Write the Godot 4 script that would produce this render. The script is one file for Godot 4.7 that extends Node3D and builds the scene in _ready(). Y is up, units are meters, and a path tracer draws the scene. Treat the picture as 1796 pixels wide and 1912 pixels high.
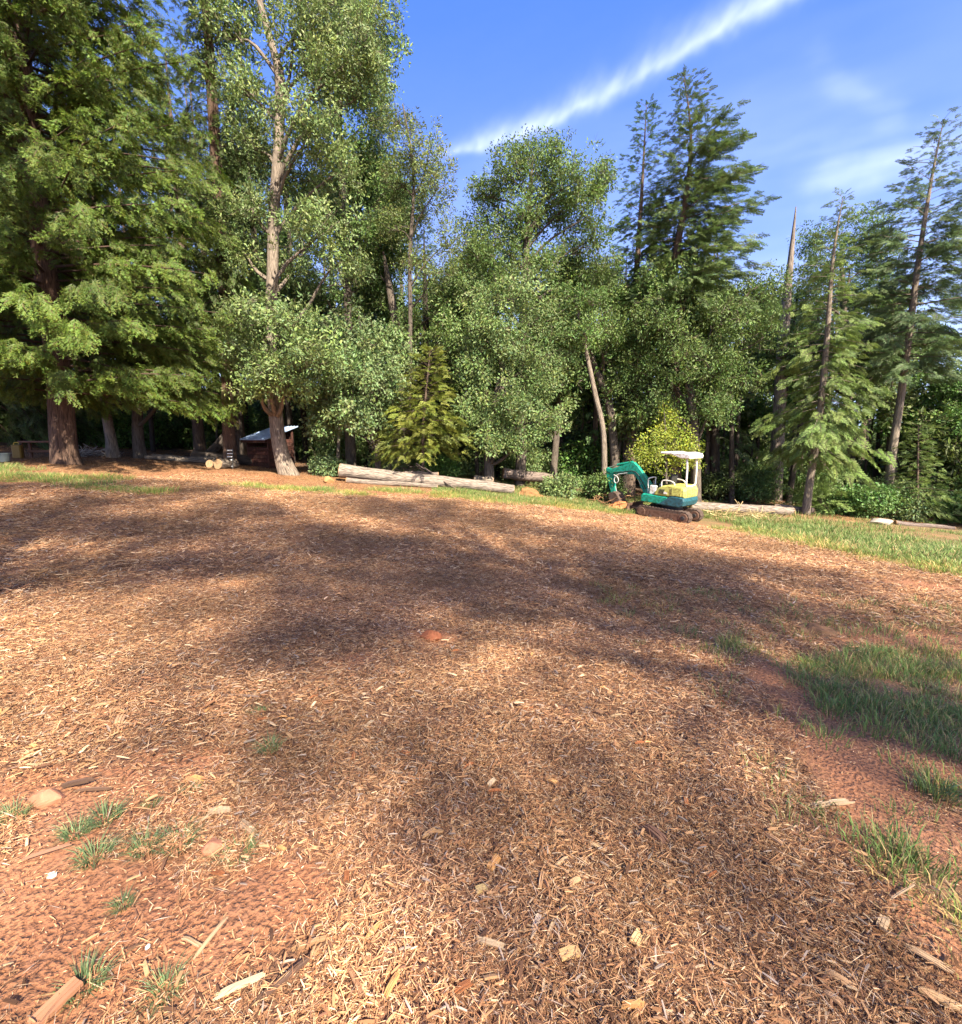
extends Node3D

var rng := RandomNumberGenerator.new()
var fine := FastNoiseLite.new()
var broad := FastNoiseLite.new()
var taken := {}
var leaf_kinds := {}
var mats := {}

const SUN_FROM := Vector3(0.37, 0.67, 0.64)

class MB:
	var v := PackedVector3Array()
	var n := PackedVector3Array()
	var c := PackedColorArray()
	var t := PackedVector2Array()
	var i := PackedInt32Array()

	func commit(smooth := true) -> ArrayMesh:
		var a := []
		a.resize(Mesh.ARRAY_MAX)
		a[Mesh.ARRAY_VERTEX] = v
		if smooth and n.size() == v.size():
			a[Mesh.ARRAY_NORMAL] = n
		if c.size() == v.size():
			a[Mesh.ARRAY_COLOR] = c
		if t.size() == v.size():
			a[Mesh.ARRAY_TEX_UV] = t
		a[Mesh.ARRAY_INDEX] = i
		var m := ArrayMesh.new()
		m.add_surface_from_arrays(Mesh.PRIMITIVE_TRIANGLES, a)
		return m

	func leaf(p: Vector3, dir: Vector3, side: Vector3, length: float, width: float, col: Color, fold := 0.0) -> void:
		var b := v.size()
		var up := side.cross(dir) * (fold * width)
		v.append(p)
		v.append(p + dir * (length * 0.45) + side * (width * 0.5) + up)
		v.append(p + dir * length)
		v.append(p + dir * (length * 0.45) - side * (width * 0.5) + up)
		for k in 4:
			c.append(col)
		i.append_array(PackedInt32Array([b, b + 1, b + 2, b, b + 2, b + 3]))

	func blade(p: Vector3, lean: Vector3, side: Vector3, height: float, width: float, col: Color) -> void:
		var b := v.size()
		var m := p + Vector3(0, height * 0.6, 0) + lean * (height * 0.22)
		var e := p + Vector3(0, height * 0.92, 0) + lean * (height * 0.75)
		v.append(p - side * width * 0.5)
		v.append(p + side * width * 0.5)
		v.append(m - side * width * 0.4)
		v.append(m + side * width * 0.4)
		v.append(e)
		for k in 5:
			c.append(col)
		i.append_array(PackedInt32Array([b, b + 2, b + 1, b + 1, b + 2, b + 3, b + 2, b + 4, b + 3]))

	# a tapering sliver of wood lying along dir
	func chip(p: Vector3, dir: Vector3, side: Vector3, length: float, width: float, thick: float, col: Color, skew: float, r1: float, r2: float) -> void:
		var b := v.size()
		var up := side.cross(dir).normalized()
		if up.y < 0.0:
			up = -up
		var h := dir * (length * 0.5)
		var bow := up * (length * 0.04)
		v.append(p - h - side * (width * r1))
		v.append(p - h * (1.0 - skew) + side * (width * r1) )
		v.append(p + h + side * (width * r2))
		v.append(p + h * (1.0 - skew) - side * (width * r2))
		v.append(p - side * width * 0.55 + bow)
		v.append(p + side * width * 0.5 + bow)
		for k in 6:
			v.append(v[b + k] + up * thick)
		for k in 12:
			c.append(col)
		i.append_array(PackedInt32Array([b + 6, b + 7, b + 11, b + 6, b + 11, b + 10, b + 10, b + 11, b + 8, b + 10, b + 8, b + 9,
			b, b + 6, b + 4, b + 4, b + 6, b + 10, b + 4, b + 10, b + 3, b + 3, b + 10, b + 9,
			b + 1, b + 5, b + 7, b + 7, b + 5, b + 11, b + 5, b + 2, b + 11, b + 11, b + 2, b + 8,
			b, b + 1, b + 6, b + 6, b + 1, b + 7, b + 2, b + 3, b + 8, b + 8, b + 3, b + 9]))

	func tube(pts: PackedVector3Array, radii: PackedFloat32Array, sides: int, col: Color, ridge := 0.0, ridges := 7.0, caps := false) -> void:
		var b := v.size()
		var m := pts.size()
		var x := Vector3.RIGHT
		var along := 0.0
		for k in m:
			var d := (pts[mini(k + 1, m - 1)] - pts[maxi(k - 1, 0)]).normalized()
			x = (x - d * x.dot(d))
			x = x.normalized() if x.length() > 0.01 else d.cross(Vector3.FORWARD).normalized()
			var y := d.cross(x)
			if k > 0:
				along += pts[k].distance_to(pts[k - 1])
			for s in sides + 1:
				var a := TAU * s / sides
				var r := radii[k]
				if ridge > 0.0:
					r *= 1.0 + ridge * sin(a * ridges + sin(along * 0.8) * 1.2 + 0.4 * sin(a * 3.0 + along * 1.7)) + ridge * 0.6 * sin(a * 3.0 + along * 0.5)
				var o := x * cos(a) + y * sin(a)
				v.append(pts[k] + o * r)
				n.append(o)
				c.append(col)
				t.append(Vector2(float(s) / sides, along))
		for k in m - 1:
			for s in sides:
				var q := b + k * (sides + 1) + s
				i.append_array(PackedInt32Array([q, q + sides + 1, q + 1, q + 1, q + sides + 1, q + sides + 2]))
		if caps:
			for e in [0, m - 1]:
				var d := (pts[1] - pts[0]).normalized() * -1.0 if e == 0 else (pts[m - 1] - pts[m - 2]).normalized()
				var q := v.size()
				for s in sides + 1:
					v.append(v[b + e * (sides + 1) + s])
					n.append(d)
					c.append(col)
					t.append(Vector2(0.5, 0.5))
				for s in sides - 2:
					if e == 0:
						i.append_array(PackedInt32Array([q, q + s + 1, q + s + 2]))
					else:
						i.append_array(PackedInt32Array([q, q + s + 2, q + s + 1]))

	func quad(a: Vector3, b_: Vector3, c_: Vector3, d: Vector3, col := Color.WHITE) -> void:
		var b := v.size()
		var nn := (c_ - a).cross(b_ - a).normalized()
		for p in [a, b_, c_, d]:
			v.append(p)
			n.append(nn)
			c.append(col)
		i.append_array(PackedInt32Array([b, b + 1, b + 2, b, b + 2, b + 3]))

	# a bevelled box: centre, size, bevel
	func box(p: Vector3, s: Vector3, bev := 0.01, basis := Basis(), col := Color.WHITE) -> void:
		var h := s * 0.5
		var q := Vector3(h.x - bev, h.y - bev, h.z - bev)
		var f := func(x: float, y: float, z: float) -> Vector3: return p + basis * Vector3(x, y, z)
		for s1 in [-1.0, 1.0]:
			_face([f.call(h.x * s1, -q.y, -q.z), f.call(h.x * s1, -q.y, q.z), f.call(h.x * s1, q.y, q.z), f.call(h.x * s1, q.y, -q.z)], p, col)
			_face([f.call(-q.x, h.y * s1, -q.z), f.call(-q.x, h.y * s1, q.z), f.call(q.x, h.y * s1, q.z), f.call(q.x, h.y * s1, -q.z)], p, col)
			_face([f.call(-q.x, -q.y, h.z * s1), f.call(-q.x, q.y, h.z * s1), f.call(q.x, q.y, h.z * s1), f.call(q.x, -q.y, h.z * s1)], p, col)
			for s2 in [-1.0, 1.0]:
				_face([f.call(h.x * s1, q.y * s2, -q.z), f.call(h.x * s1, q.y * s2, q.z), f.call(q.x * s1, h.y * s2, q.z), f.call(q.x * s1, h.y * s2, -q.z)], p, col)
				_face([f.call(h.x * s1, -q.y, q.z * s2), f.call(h.x * s1, q.y, q.z * s2), f.call(q.x * s1, q.y, h.z * s2), f.call(q.x * s1, -q.y, h.z * s2)], p, col)
				_face([f.call(-q.x, h.y * s1, q.z * s2), f.call(q.x, h.y * s1, q.z * s2), f.call(q.x, q.y * s1, h.z * s2), f.call(-q.x, q.y * s1, h.z * s2)], p, col)
				for s3 in [-1.0, 1.0]:
					_face([f.call(h.x * s1, q.y * s2, q.z * s3), f.call(q.x * s1, h.y * s2, q.z * s3), f.call(q.x * s1, q.y * s2, h.z * s3)], p, col)

	func _face(pts: Array, centre: Vector3, col: Color) -> void:
		var nn: Vector3 = (pts[2] - pts[0]).cross(pts[1] - pts[0]).normalized()
		if nn.dot(pts[0] - centre) < 0.0:
			pts.reverse()
			nn = -nn
		var b := v.size()
		for p in pts:
			v.append(p)
			n.append(nn)
			c.append(col)
		for k in pts.size() - 2:
			i.append_array(PackedInt32Array([b, b + k + 1, b + k + 2]))

	# an outline in the xy plane pulled out along z, with a slightly narrower cap for rounded edges
	func prism(outline: PackedVector2Array, z0: float, z1: float, bev := 0.015, col := Color.WHITE) -> void:
		var pts := outline
		if Geometry2D.is_polygon_clockwise(pts):
			pts = pts.duplicate()
			pts.reverse()
		var small: PackedVector2Array = pts
		if bev > 0.0:
			var off := Geometry2D.offset_polygon(pts, -bev, Geometry2D.JOIN_MITER)
			if off.size() == 1 and off[0].size() == pts.size():
				small = off[0]
				if Geometry2D.is_polygon_clockwise(small):
					small.reverse()
				var best := 0
				for k in small.size():
					if small[k].distance_to(pts[0]) < small[best].distance_to(pts[0]):
						best = k
				var turned := PackedVector2Array()
				for k in small.size():
					turned.append(small[(k + best) % small.size()])
				small = turned
		var m := pts.size()
		var rings := [[small, z0], [pts, z0 + bev], [pts, z1 - bev], [small, z1]]
		for r in 3:
			for k in m:
				var k2 := (k + 1) % m
				var a: Vector2 = rings[r][0][k]
				var b2: Vector2 = rings[r][0][k2]
				var c2: Vector2 = rings[r + 1][0][k2]
				var d2: Vector2 = rings[r + 1][0][k]
				quad(Vector3(a.x, a.y, rings[r][1]), Vector3(d2.x, d2.y, rings[r + 1][1]), Vector3(c2.x, c2.y, rings[r + 1][1]), Vector3(b2.x, b2.y, rings[r][1]), col)
		var tri := Geometry2D.triangulate_polygon(small)
		for side in 2:
			var b := v.size()
			for p in small:
				v.append(Vector3(p.x, p.y, z1 if side else z0))
				n.append(Vector3(0, 0, 1.0 if side else -1.0))
				c.append(col)
			for k in range(0, tri.size(), 3):
				var p0 := small[tri[k]]
				var p1 := small[tri[k + 1]]
				var p2 := small[tri[k + 2]]
				var ccw := (p1 - p0).cross(p2 - p0) > 0.0
				if ccw == (side == 1):
					i.append_array(PackedInt32Array([b + tri[k], b + tri[k + 2], b + tri[k + 1]]))
				else:
					i.append_array(PackedInt32Array([b + tri[k], b + tri[k + 1], b + tri[k + 2]]))


func numbered(called: String) -> String:
	if not taken.has(called):
		taken[called] = 0
		return called
	taken[called] += 1
	return "%s_%03d" % [called, taken[called]]


func tag(o: Node, label: String, category := "", group := "", kind := "") -> void:
	if label:
		o.set_meta("label", label)
	if category:
		o.set_meta("category", category)
	if group:
		o.set_meta("group", group)
	if kind:
		o.set_meta("kind", kind)


func thing(called: String, label: String, category: String, at := Vector3.ZERO, turn := 0.0, group := "") -> Node3D:
	var o := Node3D.new()
	o.name = numbered(called)
	o.position = at
	o.rotation.y = turn
	add_child(o)
	tag(o, label, category, group)
	return o


func part(called: String, m: Mesh, material: Material, parent: Node3D) -> MeshInstance3D:
	var o := MeshInstance3D.new()
	o.name = called
	o.mesh = m
	o.material_override = material
	parent.add_child(o, true)
	return o


func single(called: String, m: Mesh, material: Material, at: Vector3, label: String, category: String, group := "", kind := "") -> MeshInstance3D:
	var o := MeshInstance3D.new()
	o.name = numbered(called)
	o.mesh = m
	o.material_override = material
	o.position = at
	add_child(o)
	tag(o, label, category, group, kind)
	return o


func scatter(called: String, m: Mesh, material: Material, places: Array, tints: Array, parent: Node3D) -> MultiMeshInstance3D:
	var mm := MultiMesh.new()
	mm.transform_format = MultiMesh.TRANSFORM_3D
	mm.use_colors = true
	mm.mesh = m
	mm.instance_count = places.size()
	for k in places.size():
		mm.set_instance_transform(k, places[k])
		mm.set_instance_color(k, tints[k])
	var o := MultiMeshInstance3D.new()
	o.name = called
	o.multimesh = mm
	o.material_override = material
	parent.add_child(o, true)
	o.set_meta("kind", "stuff")
	return o


func h(x: float, z: float) -> float:
	var d := clampf(-z, -10.0, 15.0)
	var xx := clampf(x, -24.0, 26.0)
	return -0.022 * d - xx * (0.045 + 0.035 * smoothstep(2.0, 13.0, -z)) - 0.38 * exp(-(pow(x - 6.5, 2) + pow(-z - 16.5, 2)) / 20.0)


func on(x: float, z: float, lift := 0.0) -> Vector3:
	return Vector3(x, h(x, z) + lift, z)


func rnd(a: float, b: float) -> float:
	return rng.randf_range(a, b)


func dir3() -> Vector3:
	var z := rnd(-1.0, 1.0)
	var a := rnd(0.0, TAU)
	var r := sqrt(1.0 - z * z)
	return Vector3(r * cos(a), z, r * sin(a))


func shade(c: Color, f: float) -> Color:
	return Color(c.r * f, c.g * f, c.b * f)


func noise_texture(freq: float, ramp: Array, size := 512, kind := FastNoiseLite.TYPE_SIMPLEX_SMOOTH, octaves := 5, ridged := false, stretch := 1.0) -> ImageTexture:
	var fn := FastNoiseLite.new()
	fn.seed = int(freq * 10000.0) + octaves
	fn.noise_type = kind
	fn.frequency = freq
	fn.fractal_octaves = octaves
	fn.fractal_type = FastNoiseLite.FRACTAL_RIDGED if ridged else FastNoiseLite.FRACTAL_FBM
	var src := fn.get_seamless_image(size, int(size * stretch), false, false, 0.15)
	if stretch != 1.0:
		src.resize(size, size)
	var g := Gradient.new()
	g.offsets = PackedFloat32Array(ramp[0])
	g.colors = PackedColorArray(ramp[1])
	var im := Image.create(size, size, false, Image.FORMAT_RGB8)
	for y in size:
		for x in size:
			im.set_pixel(x, y, g.sample(src.get_pixel(x, y).r))
	return ImageTexture.create_from_image(im)


func plain(r: float, g: float, b: float, rough := 0.6, metal := 0.0) -> StandardMaterial3D:
	var m := StandardMaterial3D.new()
	m.albedo_color = Color(r, g, b).linear_to_srgb()
	m.roughness = rough
	m.metallic = metal
	return m


func tinted(rough: float, back := 0.0) -> StandardMaterial3D:
	var m := StandardMaterial3D.new()
	m.vertex_color_use_as_albedo = true
	m.roughness = rough
	if back > 0.0:
		m.backlight_enabled = true
		m.backlight = Color(back, back, back).linear_to_srgb()
	return m


func make_materials() -> void:
	var bark_ramp := [[0.0, 0.35, 0.6, 1.0], [Color(0.25, 0.24, 0.23), Color(0.55, 0.53, 0.51), Color(0.85, 0.83, 0.8), Color(1, 1, 1)]]
	var bark := noise_texture(0.03, bark_ramp, 512, FastNoiseLite.TYPE_SIMPLEX_SMOOTH, 5, true, 0.25)
	for e in [["bark_cedar", 0.18, 0.11, 0.078, 5.0], ["bark_oak", 0.22, 0.185, 0.155, 3.0], ["bark_pale", 0.40, 0.34, 0.28, 3.0], ["bark_fir", 0.25, 0.18, 0.14, 3.0], ["bark_dark", 0.10, 0.08, 0.065, 3.0], ["bark_dead", 0.34, 0.27, 0.24, 3.0], ["log_wood", 0.41, 0.35, 0.30, 2.0]]:
		var m := plain(e[1], e[2], e[3], 0.9)
		m.albedo_texture = bark
		m.uv1_scale = Vector3(e[4], 0.5, 1)
		m.heightmap_enabled = true
		m.heightmap_texture = bark
		m.heightmap_scale = 2.0
		mats[e[0]] = m
	mats.leaf = tinted(0.55, 0.6)
	mats.grass = tinted(0.6, 0.4)
	mats.wood = tinted(0.9)
	mats.wood.metallic_specular = 0.2
	var grain := noise_texture(0.02, [[0.0, 0.5, 1.0], [Color(0.55, 0.53, 0.5), Color(0.85, 0.84, 0.82), Color(1, 1, 1)]], 256, FastNoiseLite.TYPE_SIMPLEX, 4, false, 0.2)
	var w := tinted(0.9)
	w.metallic_specular = 0.2
	w.albedo_texture = grain
	w.uv1_triplanar = true
	w.uv1_scale = Vector3(6, 6, 6)
	mats.wood_grain = w


func twist(axis_z: Vector3, up: Vector3) -> Basis:
	var z := axis_z.normalized()
	var x := up.cross(z)
	x = x.normalized() if x.length() > 0.01 else Vector3.RIGHT
	return Basis(x, z.cross(x), z)


func make_leaf_kinds() -> void:
	# colour, kind of spray, leaf length, leaf width, leaves
	var list := {
		"oak": [Color(0.13, 0.215, 0.06), "cluster", 0.125, 0.055, 44],
		"oak_bright": [Color(0.19, 0.28, 0.105), "cluster", 0.125, 0.062, 44],
		"dogwood": [Color(0.175, 0.265, 0.11), "cluster", 0.125, 0.08, 42],
		"alder": [Color(0.165, 0.235, 0.07), "cluster", 0.105, 0.05, 32],
		"yellow": [Color(0.28, 0.36, 0.05), "cluster", 0.11, 0.055, 44],
		"maple": [Color(0.12, 0.24, 0.06), "cluster", 0.12, 0.08, 42],
		"shade": [Color(0.105, 0.16, 0.05), "cluster", 0.16, 0.08, 38],
		"bare": [Color(0.1, 0.08, 0.06), "cluster", 0.08, 0.02, 8],
		"fir": [Color(0.12, 0.21, 0.065), "fir", 1.0, 1.0, 0],
		"fir_olive": [Color(0.14, 0.21, 0.07), "fir", 1.0, 1.0, 0],
		"fir_bright": [Color(0.19, 0.27, 0.075), "fir", 1.0, 1.0, 0],
		"fir_yellow": [Color(0.24, 0.285, 0.055), "fir", 1.0, 1.0, 0],
		"fir_grey": [Color(0.14, 0.21, 0.09), "fir", 1.0, 1.0, 0],
		"cedar": [Color(0.105, 0.165, 0.03), "cedar", 1.0, 1.0, 0],
		"cedar_dark": [Color(0.07, 0.11, 0.032), "cedar", 1.0, 1.0, 0],
	}
	for key in list:
		var e: Array = list[key]
		var col: Color = e[0]
		var variants := []
		for k in 3:
			var b := MB.new()
			if e[1] == "cluster":
				for q in int(e[4]):
					var o := dir3()
					o.y *= 0.75
					var p := o * (0.33 * pow(rnd(0.0, 1.0), 0.5))
					var d := (o + dir3() * 0.8 + Vector3(0, -0.5, 0)).normalized()
					var s := d.cross(dir3()).normalized()
					if absf(s.y) > 0.6:
						s = d.cross(Vector3.UP + dir3() * 0.4).normalized()
					var f := rnd(0.65, 1.3)
					var cc := Color(col.r * f * rnd(0.85, 1.25), col.g * f, col.b * f * rnd(0.7, 1.2))
					b.leaf(p, d, s, e[2] * rnd(0.7, 1.25), e[3] * rnd(0.7, 1.2), cc, 0.2)
				for q in 5:
					var d := dir3()
					b.leaf(Vector3.ZERO, d, d.cross(Vector3.UP).normalized(), 0.36, 0.012, Color(0.12, 0.09, 0.06))
			elif e[1] == "fir":
				var up := Vector3.UP
				var bend := rnd(0.1, 0.3)
				b.leaf(Vector3.ZERO, Vector3(0, -bend * 0.5, 1).normalized(), Vector3.RIGHT, 1.0, 0.022, Color(0.11, 0.085, 0.06))
				for q in 16:
					var t := 0.08 + 0.92 * q / 16.0
					var p := Vector3(0, -bend * t * t, t)
					for s in [-1.0, 1.0]:
						var l := (0.40 * (1.0 - t * 0.72)) * rnd(0.7, 1.15)
						var d := Vector3(s * rnd(0.55, 0.95), rnd(-0.6, 0.22), rnd(0.45, 0.8)).normalized()
						var f := rnd(0.7, 1.25)
						var cc := Color(col.r * f, col.g * f, col.b * f)
						b.leaf(p, d, d.cross(up).normalized(), l, 0.036, cc, 0.35)
						for w in 3:
							var pp := p + d * (l * (0.25 + 0.25 * w))
							for s2 in [-1.0, 1.0]:
								var d2: Vector3 = (d + d.cross(up).normalized() * s2 * 0.9 + Vector3(0, rnd(-0.35, 0.1), 0)).normalized()
								b.leaf(pp, d2, d2.cross(up).normalized(), l * (0.45 - 0.09 * w), 0.026, shade(cc, rnd(0.85, 1.35)), 0.3)
			else:
				var sag := rnd(0.25, 0.5)
				b.leaf(Vector3.ZERO, Vector3(0, -sag * 0.5, 1).normalized(), Vector3.RIGHT, 0.9, 0.025, Color(0.12, 0.085, 0.055))
				for q in 12:
					var t := 0.1 + 0.9 * q / 12.0
					var p := Vector3(rnd(-0.04, 0.04), -sag * t * t, t)
					for s in [-1.0, 1.0]:
						var l := 0.36 * (1.0 - t * 0.55) * rnd(0.7, 1.2)
						var d := Vector3(s * rnd(0.55, 0.85), rnd(-0.75, 0.1), rnd(0.5, 0.9)).normalized()
						var sd := d.cross(Vector3(rnd(-0.5, 0.5), 1, rnd(-0.5, 0.5))).normalized()
						var f := rnd(0.65, 1.25) * (0.85 + 0.4 * t)
						b.leaf(p, d, sd, l, 0.045, shade(col, f), 0.2)
						for w in 4:
							var pp := p + d * (l * (0.2 + 0.2 * w))
							var d2 := (d + sd * (0.9 if w % 2 else -0.9) + Vector3(0, rnd(-0.4, 0.3), 0)).normalized()
							b.leaf(pp, d2, d2.cross(Vector3(rnd(-0.6, 0.6), 1, rnd(-0.6, 0.6))).normalized(), l * rnd(0.4, 0.6), 0.036, Color(col.r * f * rnd(0.9, 1.6), col.g * f * rnd(0.9, 1.4), col.b * f), 0.2)
			variants.append(b.commit(false))
		leaf_kinds[key] = {"meshes": variants, "next": 0}


func leaf_mesh(kind: String) -> Mesh:
	var e: Dictionary = leaf_kinds[kind]
	e.next = (e.next + 1) % 3
	return e.meshes[e.next]


func trunk_at(path: Array, y: float) -> Vector4:
	for k in path.size() - 1:
		var a: Vector4 = path[k]
		var b: Vector4 = path[k + 1]
		if y <= b.y:
			return a.lerp(b, clampf((y - a.y) / maxf(b.y - a.y, 0.01), 0.0, 1.0))
	return path[path.size() - 1]


func trunk_mesh(path: Array, sides: int, ridge: float, ridges: float, flare: bool) -> Mesh:
	var curve := Curve3D.new()
	var pts := PackedVector3Array()
	var radii := PackedFloat32Array()
	var m := path.size()
	for k in m - 1:
		var a: Vector4 = path[maxi(k - 1, 0)]
		var b: Vector4 = path[k]
		var c: Vector4 = path[k + 1]
		var d: Vector4 = path[mini(k + 2, m - 1)]
		for s in 5:
			var t := s / 5.0
			var p := _catmull(a, b, c, d, t)
			pts.append(Vector3(p.x, p.y, p.z))
			radii.append(maxf(p.w, 0.008))
	var e: Vector4 = path[m - 1]
	pts.append(Vector3(e.x, e.y, e.z))
	radii.append(maxf(e.w, 0.006))
	var b := MB.new()
	b.tube(pts, radii, sides, Color.WHITE, ridge, ridges)
	return b.commit()


func _catmull(a: Vector4, b: Vector4, c: Vector4, d: Vector4, t: float) -> Vector4:
	var t2 := t * t
	var t3 := t2 * t
	return (b * 2.0 + (c - a) * t + (a * 2.0 - b * 5.0 + c * 4.0 - d) * t2 + (b * 3.0 - a - c * 3.0 + d) * t3) * 0.5


func bent(a: Vector3, b: Vector3, sag: float, n: int) -> PackedVector3Array:
	var pts := PackedVector3Array()
	var side := (b - a).cross(dir3()).normalized() * (a.distance_to(b) * 0.08)
	for k in n + 1:
		var t := float(k) / n
		pts.append(a.lerp(b, t) + Vector3(0, -sag * 4.0 * t * (1.0 - t), 0) + side * sin(t * PI * 1.6))
	return pts


func taper(r0: float, r1: float, n: int) -> PackedFloat32Array:
	var r := PackedFloat32Array()
	for k in n + 1:
		r.append(lerpf(r0, r1, float(k) / n))
	return r


# blobs: centre, half size, centre, half size ... of the leafy masses that the limbs carry
func broadleaf_tree(called: String, label: String, at: Vector3, path: Array, blobs: Array, leaf: String, bark := "bark_oak", density := 1.0, group := "", small := false) -> Node3D:
	var o := thing(called, label, "tree", at, 0.0, group)
	part("trunk", trunk_mesh(path, 8 if small else 16, 0.05, 5.0, true), mats[bark], o)
	var twigs := MB.new()
	var places := []
	var tints := []
	var top: Vector4 = path[path.size() - 1]
	for k in range(0, blobs.size(), 2):
		var c: Vector3 = blobs[k]
		var r: Vector3 = blobs[k + 1]
		var start := trunk_at(path, minf(maxf(c.y - c.distance_to(Vector3(top.x, c.y, top.z)) * rnd(0.5, 0.9) - r.y * 0.5, at.y * 0.0 + top.y * 0.12), top.y * 0.97))
		var s := Vector3(start.x, start.y, start.z)
		var rr := clampf(start.w * 0.45, 0.02, 0.10)
		var pts := bent(s, c, -s.distance_to(c) * 0.06, 6)
		if small or rr < 0.05:
			twigs.tube(pts, taper(rr, 0.015, 6), 4, Color.WHITE)
		else:
			var lb := MB.new()
			lb.tube(pts, taper(rr, 0.02, 6), 6, Color.WHITE)
			part("limb", lb.commit(), mats[bark], o)
		var tone := rnd(0.86, 1.14)
		for q in 6 if not small else 3:
			var e := c + dir3() * r * rnd(0.7, 1.0)
			twigs.tube(bent(c.lerp(s, rnd(0.0, 0.35)), e, 0.03, 3), taper(0.02, 0.006, 3), 3, Color.WHITE)
		var count := int(22.0 * density * (r.x * r.y + r.y * r.z + r.x * r.z) / (2.2 if small else 1.0))
		for q in count:
			var u := dir3()
			var p := c + u * r * (pow(rnd(0.0, 1.0), 0.42) * (rnd(0.85, 1.15) if rng.randf() < 0.82 else rnd(1.0, 1.55)))
			var sc := rnd(0.65, 1.2) * (1.5 if small else 1.0)
			places.append(Transform3D(Basis(dir3(), rnd(0, TAU)).scaled(Vector3.ONE * sc), p))
			var f := tone * rnd(0.8, 1.2)
			tints.append(Color(f * rnd(0.92, 1.1), f, f * rnd(0.85, 1.05)))
	if twigs.v.size():
		part("twigs", twigs.commit(), mats[bark], o).set_meta("kind", "stuff")
	if places.size():
		scatter("crown", leaf_mesh(leaf), mats.leaf, places, tints, o)
	return o


func conifer_tree(called: String, label: String, at: Vector3, path: Array, y0: float, width: float, leaf: String, expo: float, droop: float, density: float, asym: float, bark := "bark_fir", group := "", small := false) -> Node3D:
	var o := thing(called, label, "tree", at, 0.0, group)
	var cedar := leaf.begins_with("cedar")
	part("trunk", trunk_mesh(path, 8 if small else 20, 0.05 if cedar else 0.025, 9.0, true), mats["bark_cedar" if cedar else bark], o)
	var wood := MB.new()
	var places := []
	var tints := []
	var top: Vector4 = path[path.size() - 1]
	var tall := top.y - y0
	var n := int(tall * density * (5.5 if small else (14.0 if cedar else 16.0))) + 6
	for k in n:
		var t := (k + rnd(0.0, 1.0)) / n
		var a := k * 2.39996 + rnd(-0.5, 0.5)
		var tr := trunk_at(path, y0 + t * tall)
		var l := maxf(width * pow(1.0 - t, expo) * rnd(0.6, 1.08) * lerpf(0.75, 1.0, smoothstep(0.0, 0.12, t)), 0.34)
		l *= 1.0 + asym * cos(a)
		var lift := lerpf(-droop, 0.55, pow(t, 1.3)) + rnd(-0.12, 0.12)
		var d := Vector3(cos(a), lift, sin(a)).normalized()
		var s := Vector3(tr.x, tr.y, tr.z)
		var pts := PackedVector3Array()
		for q in 6:
			var u := q / 5.0
			pts.append(s + d * (l * u) + Vector3(0, -l * (0.10 + droop * 0.3) * u * u + (0.08 * l * u * u * u if not cedar else 0.0), 0))
		wood.tube(pts, taper(clampf(l * 0.012, 0.008, 0.05), 0.005, 5), 3, Color.WHITE)
		var tone := rnd(0.8, 1.2)
		var m := maxi(4, int(l / ((0.105 if not cedar else 0.085) if not small else 0.36)))
		for q in m:
			var u := lerpf(0.22, 0.98, (q + rnd(0.0, 0.8)) / m) if l > 0.8 else rnd(0.2, 1.0)
			var w := u * 5.0
			var j := mini(int(w), 4)
			var p := pts[j].lerp(pts[j + 1], w - j)
			p += dir3() * (minf(sqrt(l), 1.6) * (0.15 if cedar else 0.16))
			var fw := (pts[j + 1] - pts[j]).normalized()
			var yaw := (1.0 if q % 2 else -1.0) * rnd(0.25, 1.15) * (1.0 - 0.5 * u)
			var f := fw.rotated(Vector3.UP, yaw)
			f.y += rnd(-0.4, 0.15) - (0.35 * droop) - (rnd(0.0, 0.7) if cedar else 0.0)
			var sc := clampf(l * (0.30 if not cedar else 0.2), 0.26, 0.58 if not cedar else 0.48) * rnd(0.75, 1.15) * (1.35 if small else 1.0)
			places.append(Transform3D(twist(f, Vector3.UP + dir3() * (0.75 if not cedar else 1.0)).scaled(Vector3.ONE * sc), p))
			var g := tone * rnd(0.82, 1.18)
			tints.append(Color(g * rnd(0.92, 1.12), g, g * rnd(0.85, 1.05)))
	part("branches", wood.commit(), mats["bark_cedar" if cedar else bark], o).set_meta("kind", "stuff")
	scatter("crown", leaf_mesh(leaf), mats.leaf, places, tints, o)
	return o


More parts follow.
